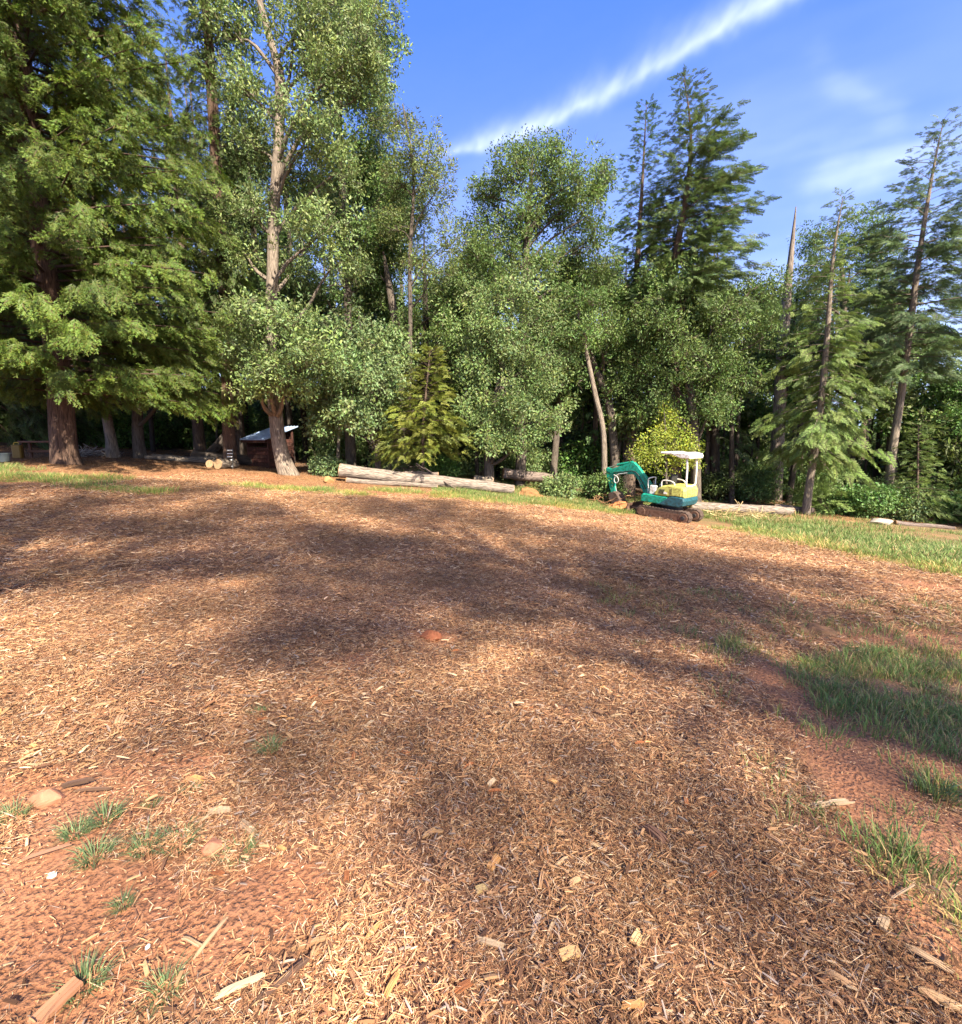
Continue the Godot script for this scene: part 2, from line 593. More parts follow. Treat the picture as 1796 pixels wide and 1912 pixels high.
func make_sky() -> Sky:
	# thin cirrus: one long streak rising to the right, faint wisps, pale haze low down
	var wide := 2048
	var tall := 1024
	var bytes := PackedByteArray()
	bytes.resize(wide * tall * 4)
	bytes.fill(255)
	var cn := FastNoiseLite.new()
	cn.seed = 11
	cn.frequency = 0.9
	cn.fractal_octaves = 5
	var cf := FastNoiseLite.new()
	cf.seed = 12
	cf.frequency = 7.0
	cf.fractal_octaves = 4
	var line := PackedVector2Array([Vector2(-0.115, 0.495), Vector2(-0.068, 0.518), Vector2(0.0, 0.538), Vector2(0.08, 0.556), Vector2(0.16, 0.588), Vector2(0.23, 0.617), Vector2(0.30, 0.653), Vector2(0.41, 0.712), Vector2(0.53, 0.771), Vector2(0.67, 0.845), Vector2(0.95, 0.98), Vector2(1.5, 1.25)])
	var wisps := [[Vector2(0.62, 0.665), Vector2(0.76, 0.585), 0.03, 0.16], [Vector2(0.66, 0.475), Vector2(0.95, 0.56), 0.04, 0.30], [Vector2(0.50, 0.50), Vector2(0.75, 0.53), 0.05, 0.10]]
	for y in tall:
		var el := (0.5 - (y + 0.5) / tall) * PI
		for x in wide:
			var a := 0.0
			if el > -0.02:
				var az := (x + 0.5) / wide * TAU
				var d := Vector3(sin(az) * cos(el), sin(el), -cos(az) * cos(el))
				var k := 1.0 / (maxf(d.y, 0.0) + 0.18)
				var px := d.x * k
				var pz := d.z * k
				var veil := cn.get_noise_2d(px * 0.7 + pz * 0.25, pz * 1.1 - px * 0.5)
				var fib := cf.get_noise_2d(px * 0.35 + pz * 0.2, pz * 0.9 - px * 0.5)
				# a general veil of cirrus, stronger towards the horizon
				a = clampf(veil * 0.55 + 0.02 + fib * 0.12, 0.0, 0.5) * 0.18
				var low := exp(-maxf(el, 0.0) * 4.6)
				a += low * (1.35 + 0.5 * veil + 0.15 * fib)
				if d.z < -0.25:
					var q := Vector2(d.x / -d.z, d.y / -d.z)
					var wob := Vector2(cf.get_noise_2d(q.x * 1.3, q.y * 1.3), cf.get_noise_2d(q.y * 1.3 + 9.0, q.x * 1.3)) * 0.012
					var best := 9.0
					var where := 0.0
					var sgn := 1.0
					for s in line.size() - 1:
						var p := Geometry2D.get_closest_point_to_segment(q + wob, line[s], line[s + 1])
						var dd := p.distance_to(q + wob)
						if dd < best:
							best = dd
							where = s + p.distance_to(line[s]) / line[s].distance_to(line[s + 1])
							sgn = signf((line[s + 1] - line[s]).cross(q + wob - p))
					var wdt := (0.0075 + 0.0014 * where) * (0.8 if sgn < 0.0 else 1.7)
					var strength := 0.78 * smoothstep(-0.6, 2.2, where)
					a += strength * exp(-pow(best / wdt, 1.5)) * (0.8 + 0.3 * fib + 0.4 * cf.get_noise_2d(where * 0.16, sgn * best * 5.0 - where * 0.3) + 0.2 * cf.get_noise_2d(q.x * 2.2 - q.y * 2.6, q.y * 0.9 + q.x * 0.6))
					for w in wisps:
						var p := Geometry2D.get_closest_point_to_segment(q + wob * 1.5, w[0], w[1])
						a += w[3] * exp(-pow(p.distance_to(q + wob * 1.5) / w[2], 2.0)) * (0.8 + 0.8 * fib)
			var i := (y * wide + x) * 4
			bytes[i + 3] = int(clampf(a, 0.0, 1.0) * 255.0)
	var im := Image.create_from_data(wide, tall, false, Image.FORMAT_RGBA8, bytes)
	var m := ProceduralSkyMaterial.new()
	m.sky_top_color = Color(0.155, 0.305, 0.60)
	m.sky_horizon_color = Color(0.36, 0.495, 0.685)
	m.sky_curve = 0.22
	m.ground_bottom_color = Color(0.22, 0.19, 0.15)
	m.ground_horizon_color = Color(0.5, 0.55, 0.55)
	m.sky_cover = ImageTexture.create_from_image(im)
	m.sky_cover_modulate = Color(0.78, 0.77, 0.79, 0.46)
	m.sun_angle_max = 48.0
	m.sun_curve = 0.55
	var sky := Sky.new()
	sky.sky_material = m
	return sky


func _ready() -> void:
	rng.seed = 20240611
	var cam := Camera3D.new()
	cam.name = "camera"
	cam.position = Vector3(0, 1.6, 0)
	cam.rotation_degrees = Vector3(-9.1, 0, 0)
	cam.fov = 93.46
	cam.near = 0.05
	cam.far = 1500.0
	add_child(cam)
	cam.current = true
	var env := Environment.new()
	env.background_mode = Environment.BG_SKY
	env.sky = make_sky()
	env.tonemap_mode = Environment.TONE_MAPPER_LINEAR
	env.tonemap_exposure = 3.3
	env.sdfgi_enabled = true
	env.ssao_enabled = true
	env.ssil_enabled = true
	var we := WorldEnvironment.new()
	we.name = "world_environment"
	we.environment = env
	add_child(we)
	var sun := DirectionalLight3D.new()
	sun.name = "sun"
	sun.light_color = Color(1.0, 0.95, 0.87)
	sun.light_energy = 1.45
	sun.light_angular_distance = 0.6
	sun.shadow_enabled = true
	sun.look_at_from_position(SUN_FROM * 60.0, Vector3.ZERO)
	add_child(sun)

	fine.seed = 5
	fine.frequency = 1.2
	fine.fractal_octaves = 4
	broad.seed = 8
	broad.frequency = 0.25
	broad.fractal_octaves = 3
	make_materials()
	make_leaf_kinds()
	make_ground()
	make_trees()
	make_forest()
	make_mulch()
	make_grass()
	make_excavator()
	make_shed()
	make_logs()
	make_bits()


# how bare (without mulch) a spot of the clearing is: 0 covered, 1 bare; ellipses of x, z, half sizes
const BARE := [[-1.25, -1.30, 0.50, 0.26], [-0.72, -1.45, 0.24, 0.14], [-1.6, -1.5, 0.25, 0.3], [-0.85, -1.25, 0.2, 0.13], [-1.75, -1.85, 0.45, 0.22], [-1.45, -2.15, 0.28, 0.12], [3.9, -4.3, 0.9, 0.35], [1.85, -1.9, 0.35, 0.22], [2.0, -1.6, 0.3, 0.15], [2.35, -2.4, 0.35, 0.35], [-0.42, -3.8, 0.3, 0.15], [-0.95, -3.3, 0.25, 0.15], [6.2, -6.6, 1.2, 0.3], [2.5, -3.0, 0.35, 0.4], [1.9, -2.6, 0.2, 0.3]]
const GREEN := [[2.75, -2.95, 0.55, 0.50], [3.5, -3.5, 0.75, 0.45], [2.7, -3.4, 0.35, 0.25], [2.1, -3.85, 0.22, 0.25], [1.68, -1.66, 0.16, 0.14], [1.78, -1.46, 0.2, 0.14], [1.72, -1.2, 0.2, 0.16], [2.3, -2.1, 0.14, 0.12], [2.15, -1.3, 0.3, 0.4]]


const LEFT_GRASS := [[-11.6, -11.4, 2.2, 0.75], [-8.2, -10.7, 1.1, 0.35], [-5.0, -13.1, 1.8, 0.5], [-2.6, -14.6, 0.9, 0.4], [-13.5, -12.6, 1.6, 0.8], [-9.8, -12.2, 0.8, 0.3]]


func spots(list: Array, x: float, z: float) -> float:
	var best := 0.0
	var w := 0.28 * fine.get_noise_2d(x * 2.0, z * 2.0)
	for e in list:
		var q := sqrt(pow((x - e[0]) / e[2], 2) + pow((z - e[1]) / e[3], 2))
		best = maxf(best, 1.0 - smoothstep(0.72, 1.25, q + w * 1.6))
	return best


const NEAR_EDGE := [Vector2(-30, -9.5), Vector2(-10.3, -10.5), Vector2(-9.2, -11.6), Vector2(-9.0, -15.6), Vector2(-7.3, -15.6), Vector2(-6.4, -12.7), Vector2(-3.67, -12.9), Vector2(-2.05, -14.0), Vector2(0.03, -13.9), Vector2(4.0, -15.3), Vector2(6.0, -15.3), Vector2(6.9, -13.2), Vector2(7.0, -10.5), Vector2(7.2, -8.6), Vector2(7.8, -7.3), Vector2(12, -4.5), Vector2(30, 0)]


# signed distance-like value: above 0 beyond the clearing's mulch, in the grass rim
func beyond(x: float, z: float) -> float:
	var best := 99.0
	var sgn := -1.0
	var p := Vector2(x, z)
	for k in NEAR_EDGE.size() - 1:
		var a: Vector2 = NEAR_EDGE[k]
		var b: Vector2 = NEAR_EDGE[k + 1]
		var q := Geometry2D.get_closest_point_to_segment(p, a, b)
		var d := q.distance_to(p)
		if d < best:
			best = d
			sgn = 1.0 if (b - a).cross(p - a) < 0.0 else -1.0
	return best * sgn + 0.55 * broad.get_noise_2d(x * 5.0, z * 5.0)


func right_of_mulch(x: float, z: float) -> float:
	# the near border of the mulch on the right: x about 1.5 to 2.2
	if z < -4.4:
		return -1.0
	var bx := 1.46 + 0.25 * smoothstep(-1.7, -2.2, z) + 0.28 * smoothstep(-2.2, -3.6, z) + 2.5 * smoothstep(-3.4, -4.4, z)
	return x - bx + 0.08 * fine.get_noise_2d(x * 3.0, z * 3.0)


func mulch_cover(x: float, z: float) -> float:
	var m := 1.0 - smoothstep(-0.6, 0.5, beyond(x, z))
	m *= 1.0 - 0.9 * smoothstep(-0.06, 0.10, right_of_mulch(x, z)) 
	m *= 1.0 - 0.93 * spots(BARE, x, z)
	if z > -4.5:
		m *= 1.0 - 0.7 * spots(GREEN, x, z)
	return m


func make_ground() -> void:
	var xs := PackedFloat32Array()
	var zs := PackedFloat32Array()
	for k in 301:
		var t := (k - 150) / 150.0
		xs.append(5.0 * t + 30.0 * pow(t, 5.0) + 265.0 * pow(t, 25.0))
	for k in 281:
		var t := (k - 40) / 240.0
		if t < 0.0:
			t *= -6.0
			zs.append(12.0 * t + 280.0 * pow(t, 6.0))
		else:
			zs.append(-(7.0 * t + 33.0 * pow(t, 3.0) + 260.0 * pow(t, 22.0)))
	var b := MB.new()
	for z in zs:
		for x in xs:
			var y := h(x, z)
			var r := Vector2(x, z).length()
			y += (0.022 * fine.get_noise_2d(x * 1.2, z * 1.2) + 0.03 * broad.get_noise_2d(x * 3.0, z * 3.0)) * clampf(20.0 / maxf(r, 1.0), 0.0, 1.0)
			b.v.append(Vector3(x, y, z))
			var cover := mulch_cover(x, z) if r < 26.0 else 0.0
			var out := smoothstep(0.2, 1.5, beyond(x, z)) if r < 60.0 else 1.0
			var soil := Color(0.42, 0.18, 0.078).lerp(Color(0.36, 0.165, 0.083), clampf(0.5 + fine.get_noise_2d(x, z), 0, 1))
			var under := Color(0.25, 0.125, 0.065).lerp(Color(0.34, 0.165, 0.08), clampf(0.5 + broad.get_noise_2d(x * 2.0, z * 2.0), 0, 1))
			var turf := Color(0.20, 0.16, 0.06).lerp(Color(0.34, 0.17, 0.075), smoothstep(0.0, -3.0, x)).lerp(Color(0.36, 0.20, 0.09), clampf(0.5 + 1.2 * fine.get_noise_2d(x * 0.6, z * 0.6), 0, 1))
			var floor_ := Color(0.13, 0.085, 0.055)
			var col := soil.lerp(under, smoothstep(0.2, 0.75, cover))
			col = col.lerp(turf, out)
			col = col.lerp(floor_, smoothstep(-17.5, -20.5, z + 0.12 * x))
			if z > -6.0:
				col = col.lerp(Color(0.17, 0.13, 0.07), 0.6 * spots(GREEN, x, z))
			b.c.append(col)
	var w := xs.size()
	for j in zs.size() - 1:
		for k in w - 1:
			var q := j * w + k
			b.i.append_array(PackedInt32Array([q, q + w, q + 1, q + 1, q + w, q + w + 1]))
	# smooth normals
	b.n.resize(b.v.size())
	for j in zs.size():
		for k in w:
			var l := b.v[j * w + maxi(k - 1, 0)]
			var r := b.v[j * w + mini(k + 1, w - 1)]
			var u := b.v[maxi(j - 1, 0) * w + k]
			var d := b.v[mini(j + 1, zs.size() - 1) * w + k]
			var nn := (r - l).cross(u - d).normalized()
			b.n[j * w + k] = nn if nn.y > 0.0 else -nn
	var m := tinted(0.95)
	var soil_tex := noise_texture(0.035, [[0.0, 0.35, 0.55, 0.75, 1.0], [Color(0.6, 0.58, 0.56), Color(0.82, 0.8, 0.78), Color(0.92, 0.92, 0.92), Color(1, 1, 1), Color(1, 0.97, 0.92)]], 1024, FastNoiseLite.TYPE_SIMPLEX, 6)
	m.albedo_texture = soil_tex
	m.uv1_triplanar = true
	m.uv1_world_triplanar = true
	m.uv1_scale = Vector3(0.9, 0.9, 0.9)
	m.heightmap_enabled = true
	m.heightmap_texture = soil_tex
	m.heightmap_scale = 2.5
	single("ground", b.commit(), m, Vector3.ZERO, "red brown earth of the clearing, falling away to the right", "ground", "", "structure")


func chip_colour() -> Color:
	var r := rng.randf()
	var f := rnd(0.75, 1.25)
	if r < 0.13:
		return shade(Color(0.63, 0.45, 0.27), f)
	if r < 0.42:
		return shade(Color(0.48, 0.28, 0.14), f)
	if r < 0.70:
		return shade(Color(0.325, 0.165, 0.083), f)
	if r < 0.94:
		return shade(Color(0.13, 0.07, 0.042), f)
	return shade(Color(0.38, 0.29, 0.22), f)


func mulch_patch(chips: int, fibres: int, rad: float, coarse: float) -> ArrayMesh:
	var b := MB.new()
	for k in chips:
		var a := rnd(0, TAU)
		var r := rad * sqrt(rng.randf())
		var yaw := rnd(0, TAU)
		var d := Vector3(cos(yaw), rnd(-0.22, 0.3), sin(yaw)).normalized()
		var s := d.cross(Vector3(rnd(-0.5, 0.5), 1, rnd(-0.5, 0.5))).normalized()
		var l := coarse * (0.009 + 0.042 * pow(rng.randf(), 3.2))
		var w := l * rnd(0.07, 0.24)
		b.chip(Vector3(r * cos(a), rnd(0.0, 0.022), r * sin(a)), d, s, l, w, w * rnd(0.2, 0.5) + 0.001, chip_colour(), rnd(0.0, 0.2), rnd(0.25, 0.5), rnd(0.2, 0.5))
	for k in fibres:
		var a := rnd(0, TAU)
		var r := rad * sqrt(rng.randf())
		var yaw := rnd(0, TAU)
		var d := Vector3(cos(yaw), rnd(-0.15, 0.35), sin(yaw)).normalized()
		var c := chip_colour()
		b.leaf(Vector3(r * cos(a), rnd(0.002, 0.024), r * sin(a)), d, d.cross(Vector3(rnd(-0.6, 0.6), 1, rnd(-0.6, 0.6))).normalized(), coarse * (0.015 + 0.085 * pow(rng.randf(), 2.0)), coarse * rnd(0.0012, 0.0035), shade(c, rnd(0.9, 1.25)), 0.3)
	return b.commit(false)


func make_mulch() -> void:
	var holder := thing("mulch", "brown wood chip mulch spread over the clearing", "mulch")
	holder.set_meta("kind", "stuff")
	# rings of distance: from, to, spacing, coarseness
	for ring in [[0.5, 2.6, 0.08, 0.70], [2.6, 6.0, 0.12, 0.92], [6.0, 21.0, 0.2, 1.35]]:
		for variant in 4:
			var m := mulch_patch(84, 120, ring[2] * 1.25, ring[3])
			var places := []
			var tints := []
			var sp: float = ring[2] * 2.0
			var ox: float = ring[2] * float(variant % 2)
			var oz: float = ring[2] * float(variant / 2)
			for iz in int(26.0 / sp):
				for ix in int(48.0 / sp):
					var x: float = -24.0 + ix * sp + ox + rnd(-0.5, 0.5) * ring[2]
					var z: float = 1.0 - iz * sp - oz + rnd(-0.5, 0.5) * ring[2]
					var r := Vector2(x, z).length()
					if r < ring[0] or r >= ring[1] or absf(x) > 1.6 - z * 1.25 or z > -0.35:
						continue
					var c := mulch_cover(x, z)
					if rng.randf() > c:
						continue
					var t := fine.get_noise_2d(x * 0.55 + 40.0, z * 0.55)
					var t2 := broad.get_noise_2d(x * 1.6 - 30.0, z * 1.6)
					var f := clampf(1.0 + 0.40 * t + 0.35 * t2, 0.6, 1.5) * rnd(0.85, 1.15)
					var red := 1.0 + 0.15 * t2
					places.append(Transform3D((Basis(Vector3.UP, rnd(0, TAU)) * Basis(Vector3.RIGHT, rnd(-0.12, 0.12))).scaled(Vector3.ONE * rnd(0.7, 1.45)), on(x, z, 0.003 + 0.022 * fine.get_noise_2d(x * 1.2, z * 1.2) + 0.03 * broad.get_noise_2d(x * 3.0, z * 3.0) - 0.012 * (1.0 - c))))
					tints.append(Color(f, f * (0.98 - 0.05 * (red - 1.0) * 4.0), f * (0.97 - 0.3 * (red - 1.0))))
			scatter("chips", m, mats.wood, places, tints, holder)
	# sparse slivers on the bare soil
	var m2 := mulch_patch(5, 16, 0.16, 0.75)
	var places2 := []
	var tints2 := []
	for k in 4200:
		var z := -rnd(0.4, 7.0)
		var x := rnd(-1.2, 1.2) * (1.2 - z)
		if mulch_cover(x, z) < 0.75:
			places2.append(Transform3D(Basis(Vector3.UP, rnd(0, TAU)), on(x, z, -0.004 + 0.022 * fine.get_noise_2d(x * 1.2, z * 1.2) + 0.03 * broad.get_noise_2d(x * 3.0, z * 3.0))))
			var f := rnd(1.0, 1.5)
			tints2.append(Color(f, f, f))
	scatter("chips", m2, mats.wood, places2, tints2, holder)
	# litter on the floor of the woods
	var m4 := mulch_patch(26, 40, 0.30, 1.5)
	var places4 := []
	var tints4 := []
	for k in 9000:
		var z := -rnd(11.0, 23.0)
		var x := rnd(-19.0, 20.0)
		if beyond(x, z) > 0.0 and (x < -1.5 or z < -17.0):
			places4.append(Transform3D(Basis(Vector3.UP, rnd(0, TAU)), on(x, z, 0.0)))
			var f := rnd(0.55, 1.05)
			tints4.append(Color(f, f * 0.96, f * 0.9))
	scatter("litter", m4, mats.wood, places4, tints4, holder)
	# crumbs of earth
	var cb := MB.new()
	for k in 9:
		var a := rnd(0, TAU)
		var r := 0.09 * sqrt(rng.randf())
		var c := Vector3(r * cos(a), 0.0, r * sin(a))
		var s := 0.0016 + 0.007 * pow(rng.randf(), 4.0)
		var col := Color(0.50, 0.22, 0.10).lerp(Color(0.30, 0.13, 0.07), rng.randf())
		var q := []
		for e in [Vector3(1, 0, 0), Vector3(0, 0, 1), Vector3(-1, 0, 0), Vector3(0, 0, -1), Vector3(0.2, 0.9, 0.1)]:
			q.append(c + (e + dir3() * 0.35) * s)
		for e in 4:
			var b0 := cb.v.size()
			for v in [q[e], q[(e + 1) % 4], q[4]]:
				cb.v.append(v)
				cb.c.append(col)
			cb.i.append_array(PackedInt32Array([b0, b0 + 1, b0 + 2]))
	var crumbs := cb.commit(false)
	var places3 := []
	var tints3 := []
	for k in 16000:
		var z := -rnd(0.8, 6.0)
		var x := rnd(-1.2, 1.2) * (0.6 - z)
		if mulch_cover(x, z) < 0.6:
			places3.append(Transform3D(Basis(Vector3.UP, rnd(0, TAU)).scaled(Vector3.ONE * rnd(0.6, 1.3)), on(x, z, lump(x, z))))
			var f := rnd(0.75, 1.3)
			tints3.append(Color(f, f, f))
	scatter("crumbs", crumbs, mats.wood, places3, tints3, holder)


func grass_mesh(blades: int, rad: float, height: float, width: float, spread: float, col: Color, dry: float) -> ArrayMesh:
	var b := MB.new()
	for k in blades:
		var a := rnd(0, TAU)
		var r := rad * sqrt(rng.randf())
		var lean := Vector3(cos(a), 0, sin(a)) * (spread * rnd(0.2, 1.3)) + Vector3(rnd(-0.3, 0.3), 0, rnd(-0.3, 0.3))
		var f := rnd(0.65, 1.35)
		var c := shade(col, f)
		if rng.randf() < dry:
			c = shade(Color(0.38, 0.30, 0.13), f)
		var yaw := rnd(0, TAU)
		b.blade(Vector3(r * cos(a), -0.01, r * sin(a)), lean, Vector3(cos(yaw), 0, sin(yaw)), height * rnd(0.4, 1.15), width * rnd(0.7, 1.3), c)
	return b.commit(false)


func make_grass() -> void:
	var holder := thing("grass", "green and straw coloured grass along the rim of the clearing", "grass")
	holder.set_meta("kind", "stuff")
	var green := Color(0.15, 0.23, 0.055)
	for variant in 4:
		var m := grass_mesh(64, 0.25, 0.115, 0.0075, 0.8, green, [0.12, 0.3, 0.1, 0.5][variant])
		var places := []
		var tints := []
		for k in 11000:
			var x := rnd(-20.0, 26.0)
			var z := rnd(-22.0, -3.0)
			var by := beyond(x, z)
			if (by < -0.25 and x > -1.5) or by > 9.0 or Vector2(x, z).length() < 6.0:
				continue
			var p := smoothstep(-0.3, 0.5, by)
			if x < -1.5:
				p = spots(LEFT_GRASS, x, z)
			if Vector2(x - 6.6, z + 15.4).length() < 1.9:
				continue
			p *= 1.0 - smoothstep(3.5, 6.0, by) * 0.9
			if x > 8.0:
				p *= 1.0 - smoothstep(-14.0, -17.5, z + 0.1 * x) * 0.9
			if rng.randf() > p:
				continue
			var yel := clampf(0.5 + 1.2 * fine.get_noise_2d(x * 0.5 + 70.0, z * 0.5), 0.0, 1.0) * (1.0 - smoothstep(0.5, 2.0, by))
			var s := rnd(0.65, 1.3) * (1.15 if x > 7.5 else 0.9) * clampf(1.0 + 1.3 * fine.get_noise_2d(x * 0.7 - 9.0, z * 0.7), 0.6, 1.5)
			places.append(Transform3D(Basis(Vector3.UP, rnd(0, TAU)).scaled(Vector3(s, s * rnd(0.8, 1.2), s)), on(x, z)))
			var f := rnd(0.85, 1.2)
			tints.append(Color(f * (1.0 + 0.5 * yel), f * (1.0 + 0.2 * yel), f))
		scatter("blades", m, mats.grass, places, tints, holder)
	# the grassy patches beside the mulch, close by
	for variant in 3:
		var m := grass_mesh(30, 0.10, 0.085, 0.004, 1.0, Color(0.155, 0.25, 0.065), [0.2, 0.5, 0.35][variant])
		var places := []
		var tints := []
		for k in 3600:
			var z := -rnd(0.6, 5.6)
			var x := rnd(1.3, 7.0)
			var g := spots(GREEN, x, z)
			if rng.randf() > g * 0.7 * clampf(0.75 + 1.5 * fine.get_noise_2d(x * 2.2, z * 2.2 + 50.0), 0.05, 1.0) + 0.04:
				continue
			var s := rnd(0.6, 1.25)
			places.append(Transform3D(Basis(Vector3.UP, rnd(0, TAU)).scaled(Vector3(s, s, s)), on(x, z, 0.01)))
			var f := rnd(0.8, 1.2)
			var yel := clampf(fine.get_noise_2d(x + 20.0, z) * 1.6 + 0.15, 0, 1)
			tints.append(Color(f * (1.0 + 0.5 * yel), f * (1.0 + 0.25 * yel), f))
		scatter("blades", m, mats.grass, places, tints, holder)


func make_trees() -> void:
	conifer_tree("cedar_tree", "huge cedar with thick fluted red brown trunk at the clearing's far left edge", Vector3(-12.84, 0.70, -15.00), [Vector4(0.00, -0.15, 0.00, 0.440), Vector4(-0.04, 0.44, 0.00, 0.350), Vector4(0.07, 2.06, 0.00, 0.310), Vector4(0.14, 3.61, 0.00, 0.290), Vector4(0.15, 6.43, 0.00, 0.250), Vector4(0.26, 9.89, 0.00, 0.190), Vector4(0.43, 12.71, 0.00, 0.130), Vector4(0.94, 17.39, 0.00, 0.030)], 2.13, 5.50, "cedar", 0.3, 0.0, 1.5, 0.15)
	conifer_tree("cedar_tree", "dark slim cedar behind the huge cedar, its bare lower trunk left of the shed", Vector3(-9.34, 0.42, -18.00), [Vector4(0.00, -0.15, 0.00, 0.250), Vector4(0.08, 2.18, 0.00, 0.200), Vector4(0.32, 6.60, 0.00, 0.180), Vector4(0.38, 11.17, 0.00, 0.170), Vector4(0.46, 15.06, 0.00, 0.120), Vector4(0.63, 18.81, 0.00, 0.030)], 3.32, 1.90, "cedar_dark", 0.35, 0.25, 1.0, 0.0)
	conifer_tree("cedar_tree", "cedar at the left border, mostly a dark curtain of foliage over undergrowth", Vector3(-20.12, 1.28, -19.50), [Vector4(0.00, -0.15, 0.00, 0.350), Vector4(0.33, 2.64, 0.00, 0.320), Vector4(1.19, 8.44, 0.00, 0.250), Vector4(2.52, 16.95, 0.00, 0.140), Vector4(3.27, 21.76, 0.00, 0.030)], 1.41, 4.55, "cedar_dark", 0.4, 0.4, 1.0, 0.0)
	broadleaf_tree("oak_tree", "pale slender oak trunk just right of the huge cedar", Vector3(-13.65, 0.76, -18.00), [Vector4(0.00, -0.15, 0.00, 0.240), Vector4(-0.02, 0.68, 0.00, 0.170), Vector4(-0.08, 1.65, 0.00, 0.150), Vector4(-0.08, 2.60, 0.00, 0.130), Vector4(0.03, 4.09, 0.00, 0.090), Vector4(0.06, 5.54, 0.00, 0.040)], [Vector3(-0.83, 4.66, -0.99), Vector3(1.16, 0.74, 1.03), Vector3(1.04, 3.09, 0.56), Vector3(0.78, 0.58, 0.81), Vector3(-0.56, 3.15, 0.08), Vector3(0.80, 0.60, 0.81), Vector3(1.43, 5.26, 1.10), Vector3(0.94, 0.75, 1.03)], "oak", "bark_pale")
	broadleaf_tree("oak_tree", "grey brown oak trunk second to the right of the huge cedar", Vector3(-13.01, 0.71, -18.50), [Vector4(0.00, -0.15, 0.00, 0.240), Vector4(-0.00, 0.73, 0.00, 0.190), Vector4(0.09, 1.72, 0.00, 0.170), Vector4(0.35, 3.09, 0.00, 0.130), Vector4(0.77, 4.61, -0.00, 0.080)], [Vector3(0.09, 3.20, -0.93), Vector3(1.08, 0.86, 1.06), Vector3(1.87, 4.10, 0.72), Vector3(0.99, 0.79, 1.06), Vector3(0.08, 4.03, 0.08), Vector3(0.82, 0.72, 0.89), Vector3(2.20, 2.43, 0.90), Vector3(0.78, 0.59, 0.83)], "oak")
	broadleaf_tree("oak_tree", "tall oak with pale flared trunk leaning left in front of the shed", Vector3(-6.76, 0.21, -17.00), [Vector4(0.00, -0.15, 0.00, 0.360), Vector4(-0.19, 0.49, 0.00, 0.280), Vector4(-0.31, 1.24, 0.00, 0.240), Vector4(-0.36, 2.52, 0.00, 0.220), Vector4(-0.40, 4.29, 0.00, 0.200), Vector4(-0.16, 6.50, 0.00, 0.180), Vector4(0.03, 8.47, 0.00, 0.170), Vector4(0.29, 10.36, 0.00, 0.150), Vector4(0.47, 12.32, 0.00, 0.150), Vector4(0.28, 13.35, 0.00, 0.100), Vector4(-0.05, 14.78, 0.00, 0.080), Vector4(-0.10, 16.70, 0.00, 0.030)], [Vector3(-1.50, 14.40, -0.85), Vector3(0.99, 1.19, 1.19), Vector3(1.45, 13.07, 0.79), Vector3(1.08, 0.90, 1.19), Vector3(2.36, 13.27, 0.11), Vector3(1.13, 1.13, 1.30), Vector3(3.52, 12.96, 0.93), Vector3(0.80, 0.89, 1.03), Vector3(1.78, 14.79, -0.39), Vector3(1.35, 0.97, 1.30), Vector3(-0.50, 16.00, -1.17), Vector3(1.41, 1.01, 1.30), Vector3(2.15, 11.85, 0.73), Vector3(0.99, 0.72, 1.03), Vector3(-0.63, 11.97, 0.09), Vector3(0.85, 0.94, 1.03), Vector3(1.76, 10.27, 1.25), Vector3(1.05, 0.70, 1.09), Vector3(-0.67, 10.68, -0.31), Vector3(1.06, 0.77, 1.03), Vector3(0.33, 10.24, -1.02), Vector3(1.20, 0.70, 1.03), Vector3(2.34, 9.41, 0.66), Vector3(0.91, 0.73, 0.98), Vector3(-0.81, 8.59, 0.09), Vector3(0.94, 0.66, 0.92), Vector3(1.78, 7.65, 1.25), Vector3(1.05, 0.70, 1.09), Vector3(-1.41, 7.41, -0.23), Vector3(0.77, 0.67, 0.81), Vector3(0.43, 7.16, -1.02), Vector3(1.20, 0.70, 1.03), Vector3(2.53, 6.65, 0.59), Vector3(0.82, 0.55, 0.81), Vector3(3.13, 12.27, 0.08), Vector3(0.75, 0.85, 0.92), Vector3(0.07, 4.94, 2.00), Vector3(1.00, 0.58, 1.03), Vector3(1.24, 4.66, 2.20), Vector3(0.90, 0.58, 0.98), Vector3(-0.56, 4.03, 1.50), Vector3(0.78, 0.60, 0.87), Vector3(1.67, 3.87, 2.00), Vector3(0.92, 0.58, 0.98), Vector3(0.19, 3.33, 2.00), Vector3(0.75, 0.50, 0.81), Vector3(0.81, 2.90, 1.60), Vector3(0.77, 0.51, 0.81), Vector3(-0.37, 2.74, 1.60), Vector3(0.60, 0.38, 0.62)], "oak_bright", "bark_pale")
	broadleaf_tree("dogwood_tree", "low rounded broad leaved tree, dense pale green, right of the leaning oak", Vector3(-3.85, -0.02, -18.00), [Vector4(0.00, -0.15, 0.00, 0.120), Vector4(0.01, 1.46, 0.00, 0.100), Vector4(-0.05, 3.01, 0.00, 0.090), Vector4(-0.34, 4.69, 0.00, 0.060), Vector4(-0.49, 5.79, 0.00, 0.030)], [Vector3(-2.00, 5.27, -1.08), Vector3(1.27, 0.74, 1.09), Vector3(-0.15, 4.91, 0.77), Vector3(1.05, 0.77, 1.09), Vector3(0.82, 4.50, 0.08), Vector3(0.80, 0.80, 0.92), Vector3(-0.73, 3.76, 1.50), Vector3(1.19, 0.73, 1.21), Vector3(0.50, 3.41, 1.50), Vector3(0.92, 0.73, 1.03), Vector3(-1.49, 2.92, 1.20), Vector3(1.03, 0.65, 1.03), Vector3(-0.33, 2.38, 1.20), Vector3(1.12, 0.65, 1.09), Vector3(0.57, 2.43, 0.07), Vector3(0.70, 0.70, 0.81), Vector3(-1.47, 2.04, 0.50), Vector3(0.88, 0.49, 0.81)], "dogwood")
